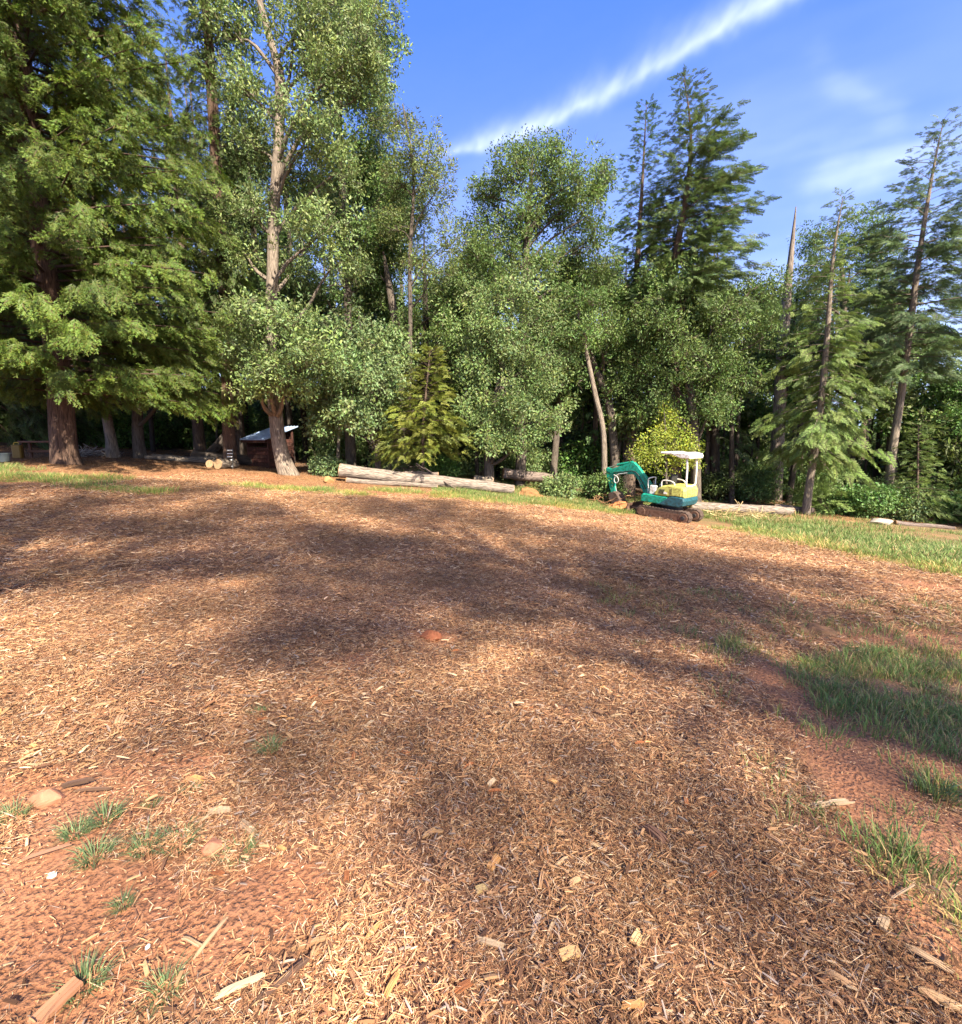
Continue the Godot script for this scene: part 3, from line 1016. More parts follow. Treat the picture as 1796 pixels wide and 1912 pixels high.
	broadleaf_tree("oak_tree", "tall slim oak rising behind the dogwood, with a dense dark crown", Vector3(-5.66, 0.12, -21.00), [Vector4(0.00, -0.15, 0.00, 0.240), Vector4(0.04, 3.09, 0.00, 0.200), Vector4(0.15, 6.55, 0.00, 0.180), Vector4(0.14, 10.22, 0.00, 0.150), Vector4(0.09, 13.87, 0.00, 0.120), Vector4(0.14, 16.96, 0.00, 0.080), Vector4(0.24, 19.56, 0.00, 0.030)], [Vector3(1.20, 16.35, -0.95), Vector3(1.10, 1.22, 1.27), Vector3(0.52, 14.10, 0.82), Vector3(1.12, 0.90, 1.21), Vector3(1.55, 13.81, 0.11), Vector3(1.04, 1.04, 1.21), Vector3(-0.01, 12.41, 1.28), Vector3(1.10, 0.88, 1.21), Vector3(1.19, 12.54, -0.35), Vector3(1.19, 0.95, 1.21), Vector3(0.08, 11.74, -1.16), Vector3(1.35, 0.98, 1.27), Vector3(2.08, 10.71, 0.65), Vector3(0.90, 0.79, 1.01), Vector3(-0.71, 10.18, 0.11), Vector3(1.04, 0.81, 1.07), Vector3(1.07, 9.08, 1.41), Vector3(1.20, 0.76, 1.21), Vector3(1.80, 17.14, -0.25), Vector3(0.83, 1.06, 1.07), Vector3(0.13, 17.81, -1.16), Vector3(1.35, 0.98, 1.27), Vector3(1.10, 17.79, 0.91), Vector3(1.34, 1.00, 1.41), Vector3(2.04, 9.39, 0.08), Vector3(0.81, 0.70, 0.87), Vector3(-0.74, 7.06, 1.16), Vector3(0.99, 0.66, 1.01), Vector3(1.26, 7.88, -0.28), Vector3(0.95, 0.71, 0.94)], "oak")
	broadleaf_tree("alder_tree", "thin grey trunked alder with sparse yellowish leaves behind the long log", Vector3(-2.96, -0.10, -19.00), [Vector4(0.00, -0.15, 0.00, 0.110), Vector4(0.17, 2.75, 0.00, 0.090), Vector4(0.31, 5.90, 0.00, 0.080), Vector4(0.34, 8.15, 0.00, 0.070), Vector4(0.54, 10.85, 0.00, 0.050), Vector4(0.21, 13.17, 0.00, 0.020)], [Vector3(-0.04, 13.04, -0.66), Vector3(0.76, 0.76, 0.85), Vector3(0.51, 11.28, 0.66), Vector3(0.92, 0.71, 0.97), Vector3(1.19, 11.33, 0.07), Vector3(0.74, 0.74, 0.85), Vector3(1.42, 10.17, 0.70), Vector3(0.61, 0.71, 0.79), Vector3(-0.03, 10.79, -0.25), Vector3(0.86, 0.75, 0.91), Vector3(0.76, 9.96, -0.86), Vector3(0.99, 0.66, 0.91), Vector3(1.75, 8.54, 0.44), Vector3(0.62, 0.62, 0.73), Vector3(-0.11, 9.22, 0.07), Vector3(0.74, 0.74, 0.85), Vector3(1.47, 7.56, 0.70), Vector3(0.61, 0.61, 0.73), Vector3(0.50, 8.04, -0.22), Vector3(0.75, 0.53, 0.73)], "alder")
	broadleaf_tree("oak_tree", "dark forked oak trunk between the alder and the dogwood", Vector3(-3.55, -0.05, -20.50), [Vector4(0.00, -0.15, 0.00, 0.260), Vector4(0.12, 1.91, 0.00, 0.220), Vector4(0.15, 5.35, 0.00, 0.200), Vector4(-0.10, 7.31, 0.00, 0.140), Vector4(-0.33, 8.81, 0.00, 0.050)], [Vector3(-0.77, 7.22, -0.82), Vector3(0.95, 0.71, 0.92), Vector3(0.64, 6.06, 0.56), Vector3(0.78, 0.55, 0.79), Vector3(2.10, 6.98, 0.10), Vector3(1.02, 0.91, 1.11), Vector3(2.15, 5.35, 1.13), Vector3(0.97, 0.86, 1.11), Vector3(2.48, 4.12, -0.27), Vector3(0.92, 0.92, 1.05), Vector3(-0.82, 8.45, -0.72), Vector3(0.83, 0.71, 0.85)], "oak")
	conifer_tree("young_fir_tree", "small yellow green fir with a thin pale stem behind the long log", Vector3(-2.09, -0.17, -17.20), [Vector4(0.00, -0.15, 0.00, 0.055), Vector4(0.06, 1.99, 0.00, 0.050), Vector4(0.21, 3.46, 0.00, 0.030), Vector4(0.35, 4.67, 0.00, 0.010)], 1.24, 1.82, "fir_yellow", 0.55, 0.1, 2.2, 0.0)
	broadleaf_tree("oak_tree", "oak with a rounded leafy top standing alone against the sky at the centre", Vector3(1.61, -0.52, -20.00), [Vector4(0.00, -0.15, 0.00, 0.240), Vector4(0.06, 2.38, 0.00, 0.190), Vector4(0.07, 4.91, 0.00, 0.170), Vector4(0.08, 7.35, 0.00, 0.150), Vector4(0.15, 9.11, 0.00, 0.120), Vector4(0.23, 10.82, 0.00, 0.090), Vector4(0.35, 12.49, 0.00, 0.030)], [Vector3(0.54, 12.92, -0.90), Vector3(1.04, 0.70, 0.96), Vector3(-0.59, 11.63, 0.62), Vector3(0.86, 0.75, 0.96), Vector3(0.86, 11.43, 0.11), Vector3(1.10, 0.88, 1.15), Vector3(1.82, 11.34, 0.86), Vector3(0.74, 0.74, 0.89), Vector3(2.93, 11.75, -0.19), Vector3(0.63, 0.63, 0.72), Vector3(-1.18, 11.25, -0.76), Vector3(0.88, 0.92, 1.00), Vector3(-0.28, 10.16, 0.70), Vector3(0.96, 0.64, 0.96), Vector3(1.69, 10.69, 0.10), Vector3(0.99, 0.77, 1.02), Vector3(2.28, 10.14, 0.73), Vector3(0.64, 0.60, 0.74), Vector3(-1.56, 9.80, -0.30), Vector3(1.01, 0.79, 1.02), Vector3(0.58, 10.43, -0.90), Vector3(1.04, 0.58, 0.89), Vector3(-0.97, 8.68, 0.70), Vector3(0.96, 0.64, 0.96), Vector3(-0.84, 8.01, 0.09), Vector3(0.88, 0.66, 0.89), Vector3(0.50, 8.18, 1.10), Vector3(0.94, 0.63, 0.96), Vector3(1.69, 9.21, -0.27), Vector3(0.90, 0.68, 0.89), Vector3(-0.17, 9.66, -0.70), Vector3(0.81, 0.57, 0.77), Vector3(1.10, 12.29, 0.39), Vector3(0.54, 0.44, 0.57), Vector3(-1.46, 11.27, 0.06), Vector3(0.55, 0.49, 0.60), Vector3(-0.10, 12.17, 0.61), Vector3(0.54, 0.39, 0.55), Vector3(2.63, 11.36, -0.15), Vector3(0.49, 0.45, 0.54), Vector3(3.17, 12.12, -0.36), Vector3(0.41, 0.36, 0.43), Vector3(-1.97, 8.92, 0.54), Vector3(0.76, 0.61, 0.80), Vector3(-2.40, 8.12, 0.08), Vector3(0.77, 0.66, 0.83), Vector3(2.59, 9.39, 0.78), Vector3(0.68, 0.56, 0.74), Vector3(2.24, 8.41, -0.25), Vector3(0.86, 0.63, 0.84)], "oak")
	broadleaf_tree("maple_tree", "leafy maple with a short thick pale trunk behind the log's middle", Vector3(0.31, -0.40, -18.30), [Vector4(0.00, -0.15, 0.00, 0.220), Vector4(-0.02, 1.24, 0.00, 0.170), Vector4(0.03, 2.24, 0.00, 0.140), Vector4(0.33, 3.79, 0.00, 0.110), Vector4(0.70, 5.68, 0.00, 0.070), Vector4(0.88, 7.15, 0.00, 0.030)], [Vector3(-0.67, 7.29, -0.82), Vector3(0.96, 0.74, 0.94), Vector3(0.56, 6.75, 0.78), Vector3(1.07, 0.78, 1.11), Vector3(1.75, 6.12, 0.11), Vector3(1.11, 0.81, 1.11), Vector3(-0.27, 5.63, 1.12), Vector3(0.95, 0.76, 1.05), Vector3(2.61, 5.17, -0.27), Vector3(0.93, 0.93, 1.05), Vector3(0.65, 4.95, 1.00), Vector3(1.06, 0.77, 1.11), Vector3(-0.65, 4.28, 0.64), Vector3(0.88, 0.78, 0.99), Vector3(1.80, 4.08, 0.80), Vector3(0.97, 0.78, 1.05), Vector3(-0.46, 2.69, 1.00), Vector3(0.86, 0.77, 0.99), Vector3(0.75, 3.14, 1.20), Vector3(1.05, 0.76, 1.11), Vector3(2.02, 2.79, 0.80), Vector3(0.88, 0.78, 0.99), Vector3(0.20, 1.85, 1.20), Vector3(0.86, 0.48, 0.82), Vector3(1.35, 1.75, 1.00), Vector3(0.77, 0.48, 0.76)], "oak_bright")
	broadleaf_tree("leaning_tree", "slim pale trunk leaning left of the excavator, leafy only at its top", Vector3(4.77, -0.98, -18.50), [Vector4(0.00, -0.15, 0.00, 0.120), Vector4(-0.12, 2.52, 0.00, 0.100), Vector4(-0.48, 4.00, 0.00, 0.095), Vector4(-0.85, 5.45, 0.00, 0.075), Vector4(-1.17, 6.67, 0.00, 0.045), Vector4(-1.36, 7.60, 0.00, 0.012)], [Vector3(-1.20, 7.11, -0.65), Vector3(0.74, 0.55, 0.72), Vector3(-0.94, 7.39, 0.43), Vector3(0.60, 0.48, 0.64), Vector3(-1.70, 6.38, 0.06), Vector3(0.61, 0.49, 0.64), Vector3(-1.04, 6.17, 0.63), Vector3(0.56, 0.44, 0.59), Vector3(-1.60, 7.65, -0.17), Vector3(0.58, 0.46, 0.59)], "oak", "bark_pale")
	broadleaf_tree("oak_tree", "dark crooked oak leaning left behind the bare leaning trunk", Vector3(5.77, -0.97, -20.30), [Vector4(0.00, -0.15, 0.00, 0.200), Vector4(-0.42, 3.49, 0.00, 0.170), Vector4(-1.10, 5.20, 0.00, 0.130), Vector4(-1.91, 7.07, 0.00, 0.100), Vector4(-2.76, 8.68, 0.00, 0.070), Vector4(-3.42, 9.86, 0.00, 0.030)], [Vector3(-1.61, 8.43, -0.91), Vector3(1.06, 0.82, 1.04), Vector3(-1.22, 8.68, 0.63), Vector3(0.87, 0.76, 0.97), Vector3(-2.19, 6.64, 0.08), Vector3(0.79, 0.79, 0.91), Vector3(-1.22, 6.45, 0.99), Vector3(0.86, 0.75, 0.97), Vector3(-0.54, 7.95, -0.27), Vector3(0.91, 0.80, 0.97)], "oak")
	conifer_tree("fir_tree", "fir with a narrow pointed top, left one of the pair at the centre right", Vector3(6.53, -0.99, -21.00), [Vector4(0.00, -0.15, 0.00, 0.240), Vector4(-0.16, 5.09, 0.00, 0.200), Vector4(-0.17, 8.91, 0.00, 0.120), Vector4(-0.12, 11.73, 0.00, 0.070), Vector4(-0.10, 15.27, 0.00, 0.008)], 7.24, 1.96, "fir", 0.6, 0.05, 1.0, 0.0)
	conifer_tree("fir_tree", "tallest fir against the sky, its crown leaning right behind the excavator", Vector3(8.28, -1.15, -20.30), [Vector4(0.00, -0.15, 0.00, 0.260), Vector4(-0.42, 5.16, 0.00, 0.220), Vector4(-0.67, 8.86, 0.00, 0.160), Vector4(-0.35, 11.96, 0.00, 0.090), Vector4(-0.33, 14.01, 0.00, 0.050), Vector4(-0.72, 15.95, 0.00, 0.008)], 7.24, 2.93, "fir_olive", 0.5, 0.12, 1.15, 0.25)
	broadleaf_tree("oak_tree", "bushy oak filling the space behind the excavator", Vector3(8.80, -1.22, -19.50), [Vector4(0.00, -0.15, 0.00, 0.220), Vector4(-0.21, 2.44, 0.00, 0.170), Vector4(-0.52, 4.32, 0.00, 0.150), Vector4(-0.86, 6.34, 0.00, 0.110), Vector4(-1.08, 8.11, 0.00, 0.040)], [Vector3(-3.00, 6.50, -0.88), Vector3(1.02, 1.02, 1.12), Vector3(-2.33, 7.16, 0.76), Vector3(1.04, 0.83, 1.12), Vector3(-0.79, 7.60, 0.12), Vector3(1.18, 0.86, 1.18), Vector3(-0.04, 6.87, 1.19), Vector3(1.02, 0.92, 1.18), Vector3(-2.37, 5.38, -0.32), Vector3(1.10, 0.88, 1.12), Vector3(-1.33, 5.59, 1.00), Vector3(1.13, 0.93, 1.25), Vector3(0.08, 5.24, 0.80), Vector3(1.04, 0.83, 1.12), Vector3(-1.86, 8.46, 0.11), Vector3(1.08, 0.75, 1.06), Vector3(-0.09, 3.85, 0.95), Vector3(0.82, 0.82, 1.00), Vector3(1.44, 7.99, -0.29), Vector3(0.99, 0.77, 1.00), Vector3(-3.09, 4.80, -0.68), Vector3(0.78, 0.78, 0.87), Vector3(1.73, 8.13, 0.61), Vector3(0.84, 0.73, 0.93), Vector3(-2.01, 3.90, 0.10), Vector3(0.97, 0.75, 1.00), Vector3(1.48, 6.55, 0.95), Vector3(0.82, 0.82, 1.00)], "oak")
	broadleaf_tree("young_maple_tree", "small bright yellow green tree right behind the excavator's boom", Vector3(7.16, -1.22, -18.30), [Vector4(0.00, -0.15, 0.00, 0.050), Vector4(-0.19, 2.06, 0.00, 0.040), Vector4(-0.27, 3.05, 0.00, 0.025), Vector4(-0.35, 3.74, 0.00, 0.010)], [Vector3(-0.17, 3.36, -0.40), Vector3(0.46, 0.52, 0.55), Vector3(-0.79, 2.66, 0.40), Vector3(0.56, 0.52, 0.63), Vector3(0.14, 2.66, 0.06), Vector3(0.57, 0.53, 0.63), Vector3(-1.16, 1.99, 0.63), Vector3(0.55, 0.47, 0.61), Vector3(-0.07, 1.95, -0.18), Vector3(0.62, 0.53, 0.65), Vector3(0.86, 2.04, -0.46), Vector3(0.52, 0.54, 0.60)], "yellow")
	broadleaf_tree("dead_tree", "tall bare dead spire standing above the trees between the firs", Vector3(13.87, -1.44, -22.50), [Vector4(0.00, -0.15, 0.00, 0.300), Vector4(-0.31, 5.72, 0.00, 0.240), Vector4(-0.37, 8.25, 0.00, 0.200), Vector4(-0.36, 10.47, 0.00, 0.120), Vector4(-0.35, 12.71, 0.00, 0.020)], [], "bare", "log_wood")
	conifer_tree("fir_tree", "slim fir with a bare pale lower trunk at the edge of the right grass bank", Vector3(12.28, -1.38, -18.00), [Vector4(0.00, -0.15, 0.00, 0.160), Vector4(0.03, 1.23, 0.00, 0.130), Vector4(0.13, 3.59, 0.00, 0.110), Vector4(0.08, 6.60, 0.00, 0.085), Vector4(0.00, 9.10, 0.00, 0.050), Vector4(0.11, 11.05, 0.00, 0.008)], 2.23, 2.24, "fir_bright", 0.6, 0.35, 0.9, 0.0, "bark_pale")
	conifer_tree("fir_tree", "tall fir at the right border with a bare trunk and an open crown", Vector3(16.21, -1.63, -19.00), [Vector4(0.00, -0.15, 0.00, 0.170), Vector4(-0.11, 2.23, 0.00, 0.140), Vector4(-0.07, 4.69, 0.00, 0.125), Vector4(-0.08, 7.44, 0.00, 0.110), Vector4(-0.09, 9.69, 0.00, 0.085), Vector4(-0.01, 12.38, 0.00, 0.045), Vector4(0.13, 14.24, 0.00, 0.008)], 5.69, 3.17, "fir_grey", 0.62, 0.1, 0.85, 0.0, "bark_pale")
	broadleaf_tree("oak_tree", "round topped oak behind the slim fir on the right", Vector3(18.64, -1.82, -24.00), [Vector4(0.00, -0.15, 0.00, 0.240), Vector4(-0.71, 4.76, 0.00, 0.180), Vector4(-1.50, 9.22, 0.00, 0.140), Vector4(-1.93, 11.81, 0.00, 0.060)], [Vector3(-2.80, 12.52, -0.67), Vector3(0.77, 0.71, 0.83), Vector3(-3.03, 11.09, 0.78), Vector3(1.08, 0.98, 1.23), Vector3(-0.89, 12.69, 0.11), Vector3(1.06, 0.93, 1.15), Vector3(-3.60, 9.79, 0.94), Vector3(0.82, 1.02, 1.10), Vector3(0.08, 11.69, -0.32), Vector3(1.08, 1.22, 1.30), Vector3(-0.59, 10.00, -1.17), Vector3(1.40, 1.26, 1.46), Vector3(-4.33, 8.08, 0.84), Vector3(1.16, 1.16, 1.38), Vector3(0.05, 9.19, 0.12), Vector3(1.19, 1.19, 1.38), Vector3(-3.15, 7.04, 1.43), Vector3(1.25, 1.13, 1.46), Vector3(1.21, 7.33, -0.36), Vector3(1.22, 1.22, 1.38), Vector3(-4.37, 7.44, -1.08), Vector3(1.25, 1.11, 1.30)], "oak")
	conifer_tree("young_fir_tree", "young fir with fresh green tips beside the flat stone on the right", Vector3(16.54, -1.66, -18.00), [Vector4(0.00, -0.15, 0.00, 0.060), Vector4(-0.14, 1.11, 0.00, 0.045), Vector4(-0.32, 2.51, 0.00, 0.030), Vector4(-0.45, 3.58, 0.00, 0.010)], 0.19, 1.32, "fir_bright", 0.7, 0.1, 1.3, 0.0)
	broadleaf_tree("maple_tree", "leafy maple mass at the right border beyond the young fir", Vector3(21.36, -2.04, -21.00), [Vector4(0.00, -0.15, 0.00, 0.160), Vector4(-0.33, 2.07, 0.00, 0.120), Vector4(-0.81, 4.36, 0.00, 0.080), Vector4(-1.20, 6.13, 0.00, 0.030)], [Vector3(-1.60, 5.66, -0.84), Vector3(0.97, 0.85, 1.01), Vector3(-1.89, 5.94, 0.73), Vector3(1.01, 0.68, 1.01), Vector3(-1.90, 4.13, 0.11), Vector3(1.04, 1.04, 1.21), Vector3(-1.60, 4.10, 1.28), Vector3(1.10, 1.10, 1.34), Vector3(-0.61, 2.28, -0.35), Vector3(1.19, 1.07, 1.27), Vector3(1.99, 2.47, -1.17), Vector3(1.48, 1.48, 1.61), Vector3(-0.61, 5.62, 0.82), Vector3(1.12, 0.90, 1.21), Vector3(-2.10, 2.54, 0.08), Vector3(0.81, 0.93, 1.01), Vector3(-1.55, 0.86, 1.43), Vector3(1.30, 0.87, 1.34), Vector3(2.25, 0.36, -0.39), Vector3(1.66, 1.19, 1.61)], "maple")
	# tall trees standing behind the photographer, whose shade lies across the mulch
	var shade_trees := [[9.8, 9.8, 23.5, 4.0, 0.56, "broad oak behind the viewpoint casting its shade across the middle of the mulch", 0.73, 0.19, 52], [3.0, 9.5, 24.0, 3.6, 0.42, "oak behind the viewpoint shading the left of the mulch", 0.78, 0.14, 44], [-8.6, -0.6, 22.0, 3.6, 1.2, "oak at the side of the clearing, just out of view, shading the huge cedar"], [28.5, -3.4, 19.0, 3.6, 0.8, "oak outside the clearing's right edge shading the shrubs there"]]
	for e in shade_trees:
		var top: float = e[2]
		var w: float = e[3]
		var path := [Vector4(0, -0.1, 0, 0.42), Vector4(0.1, 2, 0, 0.3), Vector4(0.2, top * 0.5, 0.1, 0.16), Vector4(0.1, top * 0.7, 0.1, 0.09), Vector4(0.0, top * 0.92, 0.0, 0.02)]
		var blobs := []
		var many: int = e[8] if e.size() > 6 else 30
		var mid: float = e[6] if e.size() > 6 else 0.73
		var half: float = e[7] if e.size() > 6 else 0.2
		for k in many:
			var a := k * 2.39996
			var ring := sqrt((k + 0.5) / many)
			blobs.append(Vector3(cos(a) * ring * w, top * mid + rnd(-half, half) * top * sqrt(1.05 - ring * ring), sin(a) * ring * w))
			blobs.append(Vector3(1.1, 0.8, 1.1))
		broadleaf_tree("oak_tree", e[5], on(e[0], e[1]), path, blobs, "alder", "bark_oak", e[4])


# highest point (height above the camera's level per metre of distance) that the woods behind reach, by bearing
const SKYLINE := [Vector2(-1.2, 0.9), Vector2(-0.5, 0.75), Vector2(-0.17, 0.6), Vector2(-0.10, 0.40), Vector2(-0.03, 0.36), Vector2(0.02, 0.40), Vector2(0.2, 0.40), Vector2(0.27, 0.34), Vector2(0.36, 0.42), Vector2(0.5, 0.40), Vector2(0.57, 0.30), Vector2(0.65, 0.31), Vector2(0.75, 0.40), Vector2(0.85, 0.33), Vector2(0.93, 0.14), Vector2(1.4, 0.12)]


func skyline(q: float) -> float:
	for k in SKYLINE.size() - 1:
		if q <= SKYLINE[k + 1].x:
			return lerpf(SKYLINE[k].y, SKYLINE[k + 1].y, clampf((q - SKYLINE[k].x) / (SKYLINE[k + 1].x - SKYLINE[k].x), 0, 1))
	return SKYLINE[SKYLINE.size() - 1].y


func make_forest() -> void:
	var placed := []
	var kinds := ["oak", "fir", "shade", "fir_grey", "oak", "fir"]
	for row in 4:
		for k in [22, 26, 30, 34][row]:
			var d: float = [22.5, 27.0, 33.0, 42.0][row] + rnd(-1.8, 2.2)
			var q: float = -1.25 + 2.6 * (k + rnd(0.15, 0.85)) / float([22, 26, 30, 34][row])
			var x: float = q * d
			var at := on(x, -d)
			var tall := skyline(q) * d * rnd(0.72, 0.98) + 1.6 - at.y
			if tall < 4.5:
				tall = rnd(4.0, 5.0)
			var kind: String = kinds[rng.randi() % 6]
			var lean := Vector2(rnd(-0.6, 0.6), rnd(-0.5, 0.5))
			var r0 := rnd(0.12, 0.24)
			var path := [Vector4(0, -0.15, 0, r0 * 1.25), Vector4(lean.x * 0.1, tall * 0.12, lean.y * 0.1, r0), Vector4(lean.x * 0.6, tall * 0.5, lean.y * 0.5, r0 * 0.7), Vector4(lean.x, tall, lean.y, 0.02)]
			if kind.begins_with("fir"):
				conifer_tree("fir_tree", "dim fir in the dense woods behind the clearing", at, path, tall * rnd(0.16, 0.34), clampf(tall * 0.16, 1.3, 2.6), kind, 0.6, 0.2, 0.9, 0.0, "bark_fir" if rng.randf() < 0.6 else "bark_dark", "firs in the woods behind the clearing", true)
			else:
				var blobs := []
				for j in 11:
					var t := rnd(0.22, 0.97)
					var w := clampf(tall * 0.2, 1.6, 3.0) * sin(PI * clampf(t * 0.85 + 0.1, 0, 1))
					var a := rnd(0, TAU)
					blobs.append(Vector3(lean.x * t + cos(a) * w * rnd(0.3, 1.0), tall * t - 0.3, lean.y * t + sin(a) * w * rnd(0.3, 1.0)))
					blobs.append(Vector3(rnd(1.0, 1.5), rnd(0.7, 1.0), rnd(1.0, 1.5)))
				broadleaf_tree("oak_tree", "dim broad leaved tree in the dense woods behind the clearing", at, path, blobs, kind, "bark_oak" if rng.randf() < 0.5 else "bark_dark", 1.0, "broad leaved trees in the woods behind the clearing", true)
	# bare young stems between them
	for k in 70:
		var d := rnd(19.5, 30.0)
		var q := rnd(-1.1, 1.15)
		var at := on(q * d, -d)
		var tall := rnd(4.0, 8.0)
		var lean := Vector2(rnd(-0.5, 0.5), rnd(-0.4, 0.4))
		var r0 := rnd(0.04, 0.11)
		var path := [Vector4(0, -0.1, 0, r0 * 1.2), Vector4(lean.x * 0.4, tall * 0.4, lean.y * 0.4, r0), Vector4(lean.x, tall, lean.y, r0 * 0.4)]
		var blobs := []
		for j in 3:
			blobs.append(Vector3(lean.x, tall * rnd(0.75, 1.0), lean.y) + dir3() * 0.7)
			blobs.append(Vector3(0.7, 0.55, 0.7))
		broadleaf_tree("young_tree", "thin young stem among the dark trees behind the clearing", at, path, blobs, "shade" if k % 3 else "maple", "bark_pale" if k % 4 == 0 else "bark_dark", 0.8, "young stems in the woods behind the clearing", true)
	# undergrowth
	for k in 84:
		var d := rnd(20.0, 30.0) + (2.0 if k % 2 else 0.0)
		var q := -1.2 + 2.45 * (k + rnd(0.1, 0.9)) / 84.0
		var at := on(q * d, -d)
		if q > -0.62 and q < -0.30 and d < 25.0:
			at = on(q * 26.0, -26.0)
		bush(at, rnd(0.9, 2.1), ["oak", "maple", "shade", "oak_bright"][rng.randi() % 4], "leafy bush in the undergrowth at the foot of the woods", "bushes in the undergrowth of the woods")
	# the woods go on: low dense growth farther in
	for row in 3:
		for k in 30:
			var d: float = [36.0, 46.0, 58.0][row] + rnd(-3.0, 3.0)
			var q := -1.35 + 2.75 * (k + rnd(0.1, 0.9)) / 30.0
			bush(on(q * d, -d), rnd(2.6, 3.6) * (1.0 + 0.25 * row), ["shade", "oak", "maple"][rng.randi() % 3], "tall leafy thicket deep in the woods behind the clearing", "thickets deep in the woods")
	# shrubs in front, on the right bank and beside the dogwood
	bush(on(14.7, -18.4), 1.25, "maple", "dark green shrub between the slim fir and the young fir on the right bank")
	bush(on(13.5, -18.9), 1.0, "fir_bright", "low feathery shrub at the foot of the slim fir")
	bush(on(16.6, -18.8), 1.3, "oak_bright", "bright shrub behind the flat stone on the right bank")
	bush(on(18.4, -17.6), 1.3, "maple", "rounded shrub where the right grass bank leaves the picture")
	bush(on(4.6, -18.6), 0.9, "oak", "dark bush behind the excavator's bucket")
	bush(on(3.0, -18.4), 0.7, "oak_bright", "small pale bush to the right of the long log")
	bush(on(-5.6, -17.6), 0.55, "dogwood", "small weedy bush between the leaning oak and the long log")
	bush(on(-3.2, -18.8), 0.9, "oak_bright", "low green bush behind the long log's left half")
	bush(on(-1.6, -19.3), 0.8, "maple", "low leafy bush behind the middle of the long log")


func bush(at: Vector3, s: float, leaf: String, label: String, group := "") -> void:
	var o := thing("bush", label, "bush", at, 0.0, group)
	var places := []
	var tints := []
	var stems := MB.new()
	var fir := leaf.begins_with("fir")
	for k in 7:
		var c := Vector3(rnd(-0.6, 0.6) * s, rnd(0.25, 0.95) * s, rnd(-0.5, 0.5) * s)
		stems.tube(bent(Vector3(c.x * 0.2, -0.05, c.z * 0.2), c, 0.0, 3), taper(0.022, 0.008, 3), 4, Color.WHITE)
		for q in int((16 if not fir else 12) * (0.6 + minf(s, 2.0) * 0.5)):
			var u := dir3()
			var p := c + u * Vector3(0.5, 0.36, 0.5) * s * pow(rng.randf(), 0.4)
			if p.y < 0.05:
				continue
			places.append(Transform3D(twist(u + Vector3(0, -0.2, 0), Vector3.UP).scaled(Vector3.ONE * rnd(0.6, 1.1) * maxf(1.0, s * 0.8)), p))
			var f := rnd(0.8, 1.2)
			tints.append(Color(f, f, f))
	part("stems", stems.commit(), mats.bark_dark, o).set_meta("kind", "stuff")
	scatter("foliage", leaf_mesh(leaf), mats.leaf, places, tints, o)


func painted(r: float, g: float, b: float, rough := 0.45) -> StandardMaterial3D:
	var m := plain(r, g, b, rough)
	m.albedo_texture = mats.grime
	m.uv1_triplanar = true
	m.uv1_scale = Vector3(1.3, 1.3, 1.3)
	return m


func zp(pts: Array) -> PackedVector2Array:
	# side view of the machine: hundredths of a metre along and up
	var o := PackedVector2Array()
	for k in range(0, pts.size(), 2):
		o.append(Vector2(pts[k], pts[k + 1]) * 0.01)
	return o


func stadium(length: float, height: float, y: float, teeth: float) -> PackedVector2Array:
	var o := PackedVector2Array()
	var r := height * 0.5
	var straight := length - height
	var total := 2.0 * straight + TAU * r
	var n := 72
	for k in n:
		var s := total * k / n
		var out := teeth if k % 2 else 0.0
		var p := Vector2()
		var d := Vector2()
		if s < straight:
			p = Vector2(-straight * 0.5 + s, -r)
			d = Vector2(0, -1)
		elif s < straight + PI * r:
			var a := -PI * 0.5 + (s - straight) / r
			d = Vector2(cos(a), sin(a))
			p = Vector2(straight * 0.5, 0) + d * r
		elif s < 2.0 * straight + PI * r:
			p = Vector2(straight * 0.5 - (s - straight - PI * r), r)
			d = Vector2(0, 1)
		else:
			var a := PI * 0.5 + (s - 2.0 * straight - PI * r) / r
			d = Vector2(cos(a), sin(a))
			p = Vector2(-straight * 0.5, 0) + d * r
		o.append(p + d * out + Vector2(0, y + r))
	return o


func pipe(pts: Array, r: float, sides := 8) -> Mesh:
	var c := Curve3D.new()
	for p in pts:
		c.add_point(p)
	for k in range(1, pts.size() - 1):
		var tg: Vector3 = (pts[k + 1] - pts[k - 1]) * 0.18
		c.set_point_in(k, -tg)
		c.set_point_out(k, tg)
	var path := c.tessellate(4, 5)
	var rr := PackedFloat32Array()
	rr.resize(path.size())
	rr.fill(r)
	var b := MB.new()
	b.tube(path, rr, sides, Color.WHITE, 0.0, 1.0, true)
	return b.commit()


func disc(at: Vector3, r: float, w: float) -> Mesh:
	var b := MB.new()
	b.tube(PackedVector3Array([at + Vector3(0, 0, -w * 0.5), at + Vector3(0, 0, -w * 0.5 + 0.01), at + Vector3(0, 0, w * 0.5 - 0.01), at + Vector3(0, 0, w * 0.5)]), PackedFloat32Array([r - 0.012, r, r, r - 0.012]), 20, Color.WHITE, 0.0, 1.0, true)
	return b.commit()


